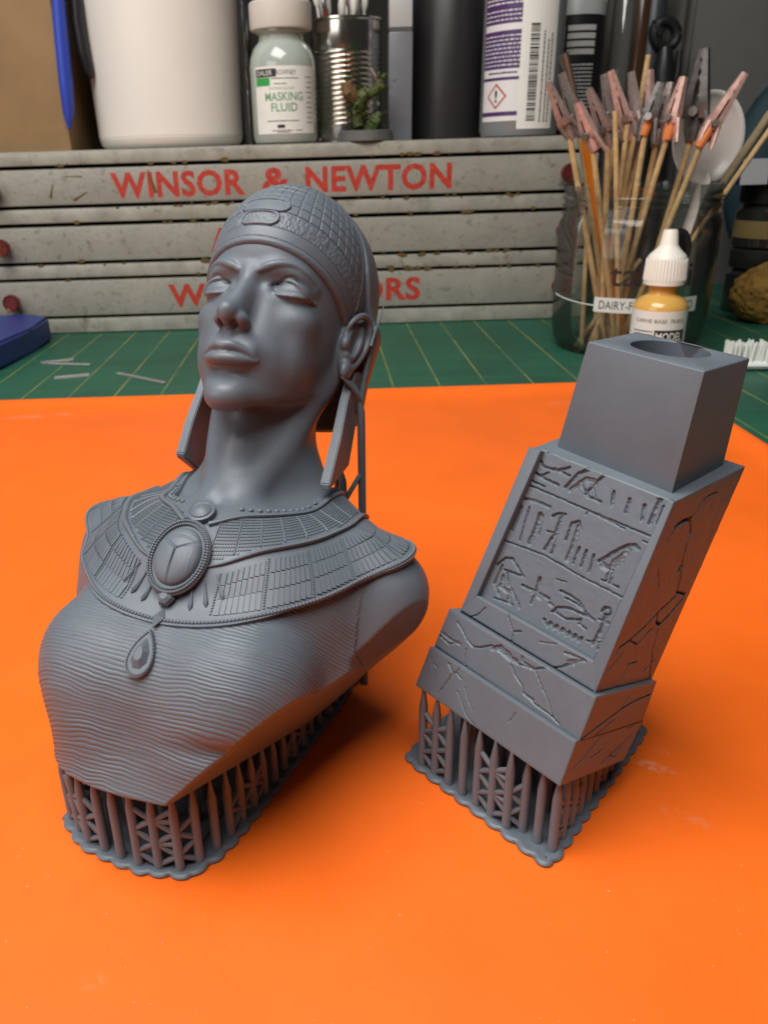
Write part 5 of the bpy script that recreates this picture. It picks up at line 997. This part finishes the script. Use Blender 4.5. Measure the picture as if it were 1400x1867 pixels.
def bust():
    root = thing('printed_bust', 'grey resin print of an Egyptian woman\'s bust in cap and broad collar, on its supports', 'bust print', (-25, 130, TZ))
    L = lambda name, V, F, par=root, stuff=False, smooth=True: mesh_obj(name, l2w(V), F, RESIN, par, smooth, stuff)
    class LB(MB):
        def put(s, name, par=root, stuff=False, smooth=40): return mesh_obj(name, l2w(np.concatenate(s.v)), s.f, RESIN, par, smooth, stuff)
    H = head_field(1.25); V, F = H.mesh(); head = L('head', V, F)
    T = torso_field(2.15); TV, TF = T.mesh(); torso = L('torso', TV, TF)
    # linen dress: the torso front, pushed out, with fine horizontal crinkles
    dm = np.abs(TV[:, 0] - 0) < 137 - .05 * np.maximum(-TV[:, 2] - 300, 0) + 0 * TV[:, 1]
    ca = plane3(*CUT_A, (-20, 130, 45))(TV[:, 0], TV[:, 1], TV[:, 2]); cb = plane3(*CUT_B, (-20, 130, 45))(TV[:, 0], TV[:, 1], TV[:, 2])
    dm &= (TV[:, 2] < -215) & (TV[:, 1] < 42)
    DF = TF[dm[TF].all(1)]; DV, DF = used(TV, DF); bd = np.zeros(len(DV)); 
    cnt = {}
    for f in DF:
        for a, b in zip(f, np.roll(f, -1)): k = (a, b) if a < b else (b, a); cnt[k] = cnt.get(k, 0) + 1
    edge = np.zeros(len(DV), bool)
    for (a, b), c in cnt.items():
        if c == 1: edge[a] = edge[b] = True
    DV, DF = subdiv(DV, DF); n0 = len(edge); eg = np.zeros(len(DV)); eg[:n0] = edge
    DV, DF = subdiv(DV, DF)
    g = T.grad(DV, 2.5); g /= np.linalg.norm(g, axis=1, keepdims=True) + 1e-9
    x, y, z = DV.T; s = z + .30 * y + .012 * x + 3.2 * n3(DV, 46, 1) + 1.2 * n3(DV, 17, 2) + .3 * n3(DV, 6, 3)
    ph = s / 3.05; w = ph - np.floor(ph); rid = 1 - np.abs(2 * w - 1) ** 2.4
    amp = .55 + .45 * np.clip(.6 + n3(DV * (.35, 1, 1), 14, 4), 0, 1.3)
    amp = amp * (.55 + .45 * np.clip(n3(np.stack([x * .25, np.floor(ph) * 9, 0 * x], 1), 7, 9) + .6, 0, 1))
    off = 1.3 + .85 * rid * amp + .8 * n3(DV, 60, 6)
    ca = plane3(*CUT_A, (-20, 130, 45))(x, y, z); cb = plane3(*CUT_B, (-20, 130, 45))(x, y, z); off = .18 + (off - .18) * np.clip((-ca - .7) / 1.8, 0, 1) * np.clip((-cb - .7) / 1.8, 0, 1)
    ew = np.zeros(len(DV)); ev = DV[:n0][edge]
    # taper to the skin at the border of the cloth
    from mathutils.kdtree import KDTree
    kd = KDTree(len(ev)); [kd.insert(Vector(p), i) for i, p in enumerate(ev)]; kd.balance()
    dist = np.array([kd.find(Vector(p))[2] for p in DV]); off = off * np.clip(dist / 2.2 + .12, 0, 1)
    L('linen_dress', DV + g * off[:, None], DF)
    def front(x, z, off=0.):
        ys = np.arange(-165, 40, 1.); v = T.val(np.stack([np.full_like(ys, x), ys, np.full_like(ys, z)], 1)); i = np.argmax(v < 0); y = ys[i] - v[i] / (v[i] - v[i - 1] + 1e-9) * 1.
        p = np.array([[x, y, z]]); n = T.grad(p, 3)[0]; n /= np.linalg.norm(n); return p[0] + n * off, n
    # ---------------------------------------------------------------- broad collar
    Q = np.array([0, 10., -262.]); NP_, NT = 361, 61
    phi = np.radians(np.linspace(-180, 180, NP_)); t = np.linspace(0, 1, NT); PH, TT = np.meshgrid(phi, t, indexing='ij'); cph = np.cos(PH)
    ei = np.radians(42.5 + 13 * (1 - np.clip(cph, 0, 1)) + 2 * np.clip(-cph, 0, 1)); eo = np.radians(np.minimum(-18.5 + 39.5 * (1 - cph) ** .92, 25.))
    EL = ei + (eo - ei) * TT; D = np.stack([np.sin(PH) * np.cos(EL), -np.cos(PH) * np.cos(EL), np.sin(EL)], -1).reshape(-1, 3)
    rs = np.arange(20, 235, 1.5); lastin = np.zeros(len(D)); prev = T.val(Q + D * rs[0]); rad = np.full(len(D), np.nan)
    for r in rs[1:]:
        v = T.val(Q + D * r); m = (prev < 0) & (v >= 0) & np.isnan(rad); rad[m] = (r - 1.5 + 1.5 * prev[m] / (prev[m] - v[m])); prev = v
    rad = np.where(np.isnan(rad), 120, rad).reshape(NP_, NT); raw = rad.copy()
    for _ in range(14):
        p = np.pad(np.pad(rad, ((1, 1), (0, 0)), mode='wrap'), ((0, 0), (1, 1)), mode='edge')
        rad = (p[:-2, 1:-1] + p[2:, 1:-1] + p[1:-1, :-2] + p[1:-1, 2:] + 2 * rad) / 6
    rad = np.maximum(rad, raw - .5) + 4.6 + (3.2 + 4.5 * np.clip(1 - cph, 0, 1)) * np.clip((TT - .66) / .34, 0, 1) ** 2
    CP = Q + D.reshape(NP_, NT, 3) * rad[..., None]
    ta = np.gradient(CP, axis=0); tb = np.gradient(CP, axis=1); CN = np.cross(tb, ta); CN /= np.linalg.norm(CN, axis=2, keepdims=True) + 1e-9
    if (CN * (CP - Q)).sum() < 0: CN = -CN
    top = CP.reshape(-1, 3); under = (CP - CN * 5.0)
    V = np.concatenate([top, (CP[:, -1] + D.reshape(NP_, NT, 3)[:, -1] * 0 - CN[:, -1] * 5.2), (CP[:, 0] - CN[:, 0] * 6.5), (under[:, -8] - CN[:, -8] * 1.5)]); n = NP_ * NT; idx = np.arange(n).reshape(NP_, NT)
    F = [tuple(q) for q in np.stack([idx[:-1, :-1], idx[:-1, 1:], idx[1:, 1:], idx[1:, :-1]], -1).reshape(-1, 4)]
    F += [(idx[i, -1], n + i, n + i + 1, idx[i + 1, -1]) for i in range(NP_ - 1)] + [(n + i, n + 2 * NP_ + i, n + 2 * NP_ + i + 1, n + i + 1) for i in range(NP_ - 1)] + [(idx[i + 1, 0], n + NP_ + i + 1, n + NP_ + i, idx[i, 0]) for i in range(NP_ - 1)]
    col = L('broad_collar', V, [tuple(int(a) for a in f) for f in F], smooth=50)
    def at(ph, tt, off=0.):
        a = (np.degrees(ph) + 180) / 360 * (NP_ - 1); b = tt * (NT - 1); i = int(min(max(a, 0), NP_ - 1.001)); j = int(min(max(b, 0), NT - 1.001)); u, w_ = a - i, b - j
        mix = lambda A: A[i, j] * (1 - u) * (1 - w_) + A[i + 1, j] * u * (1 - w_) + A[i, j + 1] * (1 - u) * w_ + A[i + 1, j + 1] * u * w_
        n_ = mix(CN); n_ = n_ / np.linalg.norm(n_); et = mix(tb); et = et - n_ * (et @ n_); et /= np.linalg.norm(et); return mix(CP) + n_ * off, np.stack([np.cross(et, n_), et, n_], 1)
    def arc(tt, p0, p1, step):                         # equally spaced azimuths along one ring
        P = np.array([at(p, tt)[0] for p in np.linspace(p0, p1, 120)]); s_ = np.concatenate([[0], np.cumsum(np.linalg.norm(np.diff(P, axis=0), axis=1))]); k = max(2, int(s_[-1] / step)); return np.interp(np.linspace(0, s_[-1], k + 1), s_, np.linspace(p0, p1, 120)), s_[-1] / k
    R = math.radians; PM = R(128)
    # rope of beads round the rim
    m = LB()
    for p in arc(.985, -PM, PM, 3.0)[0]: c, M = at(p, .984, .35); m.ball(c, (1.75, 1.75, 1.5), 7, 5, M)
    m.put('rim_beads', col, True)
    band = lambda p: .50 + .11 * math.exp(-((abs(p) - R(14)) / R(16)) ** 2) + .05 * max(0, (abs(p) - R(70)) / R(40))
    # outer zone: three rows of narrow tiles, in groups parted by lines of beads
    m = LB(); b = LB()
    for sg in (-1, 1):
        ps, st = arc(.80, R(20), PM, 4.4)
        for i, p in enumerate(ps):
            p = sg * p; t0 = band(p) + .075; rows = 3
            if i % 9 == 0:
                for tt in np.arange(t0, .955, .018): c, M = at(p, tt, .2); b.ball(c, (1.25, 1.25, 1.1), 6, 4, M)
                continue
            for r in range(rows):
                a0 = t0 + (.955 - t0) * r / rows; a1 = t0 + (.955 - t0) * (r + 1) / rows; pa, _ = at(p, a0); pb, _ = at(p, a1); c, M = at(p, (a0 + a1) / 2, .35)
                m.box(c, (st * .84 * (.84 + .13 * r), np.linalg.norm(pb - pa) * .94, 1.6 + random.uniform(-.25, .25)), M)
    m.put('collar_tiles', col, True, 20); b.put('bead_lines', col, True)
    # inner zone: fans of tiny beads
    m = LB(); b = LB()
    for sg in (-1, 1):
        for i, p in enumerate(np.linspace(R(13), PM, 96)):
            p = sg * p; t1 = band(p) - .05
            if i % 9 == 0:
                P = [at(p, tt, .5)[0] for tt in np.linspace(.16, t1, 10)]; b.tube(P, .8, 6); continue
            k = 0; tt = .17
            while tt < t1:
                c, M = at(p + (.004 if k % 2 else 0), tt, .25); m.box(c, (1.3, 2.2, 1.4), M); tt += .0315; k += 1
    m.put('tiny_beads', col, True, 20); b.put('fan_ribs', col, True)
    # curved ridge bands, inner neck band and studs
    for sg in (-1, 1):
        P = [at(sg * p, band(p) if p > R(16) else .66 - .05 * (p / R(16)), .4)[0] for p in np.linspace(R(9), PM, 70)]
        LB().tube(P, np.concatenate([np.linspace(1.6, 4.0, 20), np.full(50, 4.0)]), 10, True, .55).put('ridge_band', col)
        P = [at(sg * p, .115 + .16 * math.exp(-(p / R(17)) ** 2), .5)[0] for p in np.linspace(R(7), PM, 60)]
        LB().tube(P, 3.1, 10, True, .8).put('neck_band', col)
    m = LB()
    for sg in (-1, 1):
        for p in np.linspace(R(22), R(80), 11): c, M = at(sg * p, .045, .4); m.ball(c, (2.5, 2.2, 1.9), 10, 6, M)
        for p in np.linspace(R(30), R(70), 6): c, M = at(sg * p, band(p), 1.9); m.ball(c, (2.2, 2.2, 1.5), 10, 6, M)
    m.put('studs', col, True)
    # pins hanging from the brooch
    for sg in (-1, 1):
        for p, t0, t1 in ((R(9), .74, .92), (R(14), .71, .90), (R(19), .68, .86)):
            P = [at(sg * p * (1 + .25 * u), t0 + (t1 - t0) * u, .6)[0] for u in np.linspace(0, 1, 9)]; LB().tube(P, [1.0, 1.0, 1.1, 1.2, 1.5, 1.9, 2.5, 2.8, .4], 6, True, .8).put('hanging_pin', col)
    # ---------------------------------------------------------------- scarab brooch, stone, pendant
    def jewel(x, z, off, tilt=0.):
        ks = np.argmin(np.abs(CP[180, :, 2] - z)); c = CP[180, ks] + CN[180, ks] * off; n_ = CN[180, ks]; up = np.array([0, 0, 1.]) - n_ * n_[2]; up /= np.linalg.norm(up); rt = np.cross(up, n_); return c, np.stack([rt, up, n_], 1)
    c, M = jewel(0, -248, 2.2); br = mesh_obj('scarab_brooch', l2w(np.array([[0, 0, 0.]]) + c), [], RESIN, col) if False else None
    plate = LB(); plate.lathe([(31.5, -3), (32.5, 0), (31.5, 1.6), (27.5, 2.0), (26.5, 1.0), (.01, .6)], c, 64, M @ np.diag((.84, 1.04, 1))); br = plate.put('scarab_brooch', col)
    m = LB()
    for rr, k, sz in ((30.2, 82, 1.2), (27.4, 74, 1.15)):
        for i in range(k): a = 2 * math.pi * i / k; m.ball(c + M @ np.array((rr * .84 * math.cos(a), rr * 1.04 * math.sin(a), 2.5)), sz, 7, 5)
    m.put('bead_ring', br, True)
    # scarab body: domed wing cases split by grooves, built as a height field over an oval
    nr, na = 34, 96; V = []; 
    for i in range(nr + 1):
        q = i / nr
        for k in range(na):
            a = 2 * math.pi * k / na; u, v = q * math.cos(a), q * math.sin(a); h = 9.5 * math.sqrt(max(0, 1 - q * q) + 1e-6) ** .9
            seam = math.exp(-(u / .035) ** 2) if v < .22 else 0; vt = .16 + .42 * abs(u); line = math.exp(-((v - vt) / .035) ** 2); v2 = .62 - .15 * u * u; hd = math.exp(-((v - v2) / .03) ** 2)
            st = (.5 + .5 * math.cos(u * 40)) * .12 if v < .2 else 0
            h -= 2.2 * seam + 2.0 * line + 1.2 * hd + st; 
            if v > vt: h *= .86
            V.append(c + M @ np.array((20.4 * u, 25.4 * v, max(h, 0) + 1.0)))
    F = [(i * na + k, i * na + (k + 1) % na, (i + 1) * na + (k + 1) % na, (i + 1) * na + k) for i in range(nr) for k in range(na)]; F = [f[::-1] for f in F]
    s_ = LB(); s_.add(V, F); s_.put('scarab', br, smooth=True)
    c, M = jewel(0, -206, 2.5); m = LB(); m.lathe([(12, -3), (12.6, 0), (12.2, 2.0), (10.4, 2.6), (9.2, 1.6), (.01, 1.4)], c, 40, M); st = m.put('round_stone', col); m = LB(); m.lathe([(9.0, 1.2), (8.6, 2.6), (5.6, 4.4), (2.8, 5.2), (.01, 5.3)], c, 14, M); m.put('gem', st, smooth=20)
    # pendant chain on the dress
    ch = LB(); c, M = jewel(0, -283, 3.5); ch.lathe([(.01, -4), (5.2, -3), (7.8, 0), (6.2, 3.6), (3.0, 5.6), (.01, 5.6)], c, 6, M); b1 = ch.put('chain_bead', col, smooth=15)
    p0, n0_ = front(0, -303, 5.); up = np.array([0, 0, 1.]) - n0_ * n0_[2]; up /= np.linalg.norm(up); M = np.stack([np.cross(up, n0_), up, n0_], 1)
    ch = LB(); ch.lathe([(.01, -3), (4.4, -1), (5.0, 1), (.01, 3.8)], p0 + up * 3, 4, M @ np.diag((1, 2.1, 1))); ch.put('chain_link', col, smooth=15)
    p1, n1 = front(0, -327, 3.4); up = np.array([0, 0, 1.]) - n1 * n1[2]; up /= np.linalg.norm(up); M = np.stack([np.cross(up, n1), up, n1], 1)
    def drop(sx, sy, k=48): return [(sx * math.sin(a) * math.sin(a / 2) ** .8, sy * (math.cos(a)) + (2. if False else 0)) for a in np.linspace(0, 2 * math.pi, k, endpoint=False)]
    def dropm(mb, sc_, z0, z1, inner=None):
        P = [(x_ * sc_, y_ * sc_) for x_, y_ in drop(12.6, 17.5)]; mb.prism(P, z1 - z0, p1 + M @ np.array((0, 0, z0)), M[:, 0], M[:, 1], M[:, 2])
    m = LB(); dropm(m, 1.12, -3, 1.2); pen = m.put('pendant', col, smooth=30); m = LB()
    for i, (x_, y_) in enumerate(drop(12.6, 17.5, 44)): m.ball(p1 + M @ np.array((x_ * 1.02, y_ * 1.02, 1.4)), 1.25, 6, 4)
    m.put('bead_ring', pen, True); gm = LB(); P = drop(9.4, 13.2, 9); Vg = [p1 + M @ np.array((x_, y_ - .6, 1.0)) for x_, y_ in P] + [p1 + M @ np.array((x_ * .45, y_ * .45 - 1.5, 5.6)) for x_, y_ in P]; gm.add(Vg, [(i, (i + 1) % 9, 9 + (i + 1) % 9, 9 + i) for i in range(9)] + [tuple(range(9, 18))]); gm.put('gem', pen, smooth=False)
    # ---------------------------------------------------------------- headdress
    G = cap_field(2.05); V, F = G.mesh(); F = F[((band_h(V) > -2) & (V[:, 1] < 24))[F].all(1)]; V, F = used(V, F); V, F = subdiv(V, F); V, F = subdiv(V, F); V = G.project(V); g = G.grad(V, 2); g /= np.linalg.norm(g, axis=1, keepdims=True) + 1e-9
    e = band_h(V); az = np.arctan2(V[:, 0], -(V[:, 1] - 30)); d = np.zeros(len(V)); vis = np.ones(len(V))
    st = lambda x, a, b: np.clip((x - a) / (b - a), 0, 1)
    d += np.where(e < 5.2, 1.9 * np.sqrt(np.clip(1 - ((e - 2.2) / 3.0) ** 2, 0, 1)), 0); d += .75 * st(e, 5.2, 6.2) - .45 * st(e, 16, 16.8)
    d -= .8 * np.exp(-((e - 16.6) / .7) ** 2)
    stip = (e > 18) & (e < 35); d += np.where(stip, .34 * np.clip(n3(np.stack([az * 75, e * .38, 0 * e], 1), 1.1, 3), -1, 1), 0)
    rowh = 11.5; rw = (e - 36) / rowh; k = np.floor(rw); fr_ = rw - k; circ = az * 66; col_ = circ / 6.2 ; fc = col_ - np.floor(col_)
    groove = np.maximum(1.7 * np.exp(-((np.minimum(fr_, 1 - fr_) * rowh) / .75) ** 2), np.exp(-((np.minimum(fc, 1 - fc) * 6.2) / .38) ** 2)); tile = (e > 35) & (back_edge(V) < -14) & (np.abs(az) > .02)
    rt_ = n3(np.stack([np.floor(col_) * 7.3, k * 9.1, 0 * k], 1), 1, 5); d += np.where(tile, .45 + .12 * rt_ - .8 * groove, 0)
    for zc, hw, hh in ((26.0, 17.5, 8.0), (43.5, 22.5, 8.6)):  # two cartouche rings
        q = np.maximum(np.abs(V[:, 0]) - (hw - hh), 0); rr = np.sqrt(q ** 2 + (e - zc) ** 2) - hh; inside_ = rr < 1.9
        ring = 1.6 * np.clip((1.75 - np.abs(rr + .6)) * 1.4, 0, 1) - .9 * np.exp(-((np.abs(rr + .6) - 2.0) / .4) ** 2); fil = np.where(zc < 30, .3 * n3(V, 1.2, 8), .0); d = np.where(inside_ & (V[:, 1] < 0), np.where(rr < -2.2, .15 + fil, .15 + ring), d)
    sm = back_edge(V); d += np.where((sm > -12) & (e > 4), .8 * np.exp(-((sm + 7) / 1.3) ** 2), 0)
    L('tiled_cap', V + g * (d * np.clip(vis, 0, 1))[:, None], F)
    G = cloth_field(1.8); V, F = G.mesh(); hd = L('head_cloth', V, F)
    # side panels hanging beside the neck
    for sg in (-1, 1):
        pol = [(12, -38), (6, -70), (-1, -110), (-6, -153), (-3, -158), (34, -124), (38, -60), (34, -30)] if sg > 0 else [(10, -40), (5, -70), (1, -105), (-2, -139), (1, -143), (40, -146), (44, -60), (40, -30)]
        bm = bmesh.new(); A = [bm.verts.new((sg * (69 + (4 if zz < -100 else 2) + .02 * yy), yy, zz)) for yy, zz in pol]; B_ = [bm.verts.new((sg * (77.5 + (5 if zz < -100 else 2) + .03 * yy), yy, zz)) for yy, zz in pol]; k = len(pol)
        bm.faces.new(A); bm.faces.new(B_[::-1]); [bm.faces.new((A[i], B_[i], B_[(i + 1) % k], A[(i + 1) % k])) for i in range(k)]
        bmesh.ops.recalc_face_normals(bm, faces=bm.faces); bmesh.ops.bevel(bm, geom=[e_ for e_ in bm.edges if e_.calc_face_angle(0) > .5], offset=1.0, segments=2, clamp_overlap=True, affect='EDGES'); bmesh.ops.triangulate(bm, faces=bm.faces); bm.verts.index_update()
        L('side_panel', np.array([v.co[:] for v in bm.verts]), [[v.index for v in f.verts] for f in bm.faces], smooth=False); bm.free()
    # ---------------------------------------------------------------- raft and supports
    px = [(120, 1498), (150, 1545), (210, 1575), (260, 1594), (345, 1602), (400, 1565), (430, 1535), (500, 1448), (560, 1368), (620, 1288), (640, 1256)]
    poly = [onz(a, b, TZ)[:2] for a, b in px] + [np.array(q) for q in ((9, 166), (4, 176), (-14, 180), (-34, 166), (-47, 145), (-52, 128))]
    poly = np.array(poly); raft(poly, root); supports(poly, bvh_of([torso]), root, 3.9, 6.5, 1.4)
    # tall props behind the head
    def prop(pl, dz=0., tip=3., n=1):
        p = l2w([pl])[0]; MB().tube([(p[0], p[1], TZ + .1), (p[0], p[1], p[2] - tip - 2), (p[0], p[1], p[2] - tip), (p[0] - .3, p[1], p[2])], [.85, .85, .8, .25], 9).obj('support_strut', RESIN, root); return p
    tops = [prop(q) for q in ((87, 20, -60), (74, 44, -125), (66, 66, -120), (30, 108, -40), (-30, 108, -40), (-74, 44, -125))]
    for a, b in ((0, 1), (1, 2)):
        for z in (8, 14, 20, 26, 32, 38, 44, 50):
            p, q = tops[a], tops[b]
            if z + 6 > min(p[2], q[2]): continue
            i = int(z / 6) % 2; u, v = (p, q) if i else (q, p); MB().tube([(u[0], u[1], z), ((u[0] + v[0]) / 2, (u[1] + v[1]) / 2, z + 3), (v[0], v[1], z + 6)], .55, 7, False).obj('support_brace', RESIN, root)
    base = l2w([(87, 20, -60)])[0]; lobe = l2w([(76, -1, -50)])[0]; m = MB()
    for k in range(6): q = l2w([(74 + 1.0 * k, -6 + 2.6 * k, -51 + .3 * k)])[0]; m.tube([base + np.array((0, 0, -.4)), (base + q) / 2 + np.array((0, 0, .15)), q], [.55, .42, .22], 6)
    m.obj('support_fan', RESIN, root)
    m = MB()
    for p_, q_ in (((88, 22, 2), (89, 30, 40)), ((88.5, 16, -10), (88, 24, 18))): a = l2w([p_])[0]; b_ = l2w([q_])[0]; m.tube([a, (a + b_) / 2, b_], [.34, .28, .1], 6)
    m.obj('support_stub', RESIN, root)
    return root
bust()
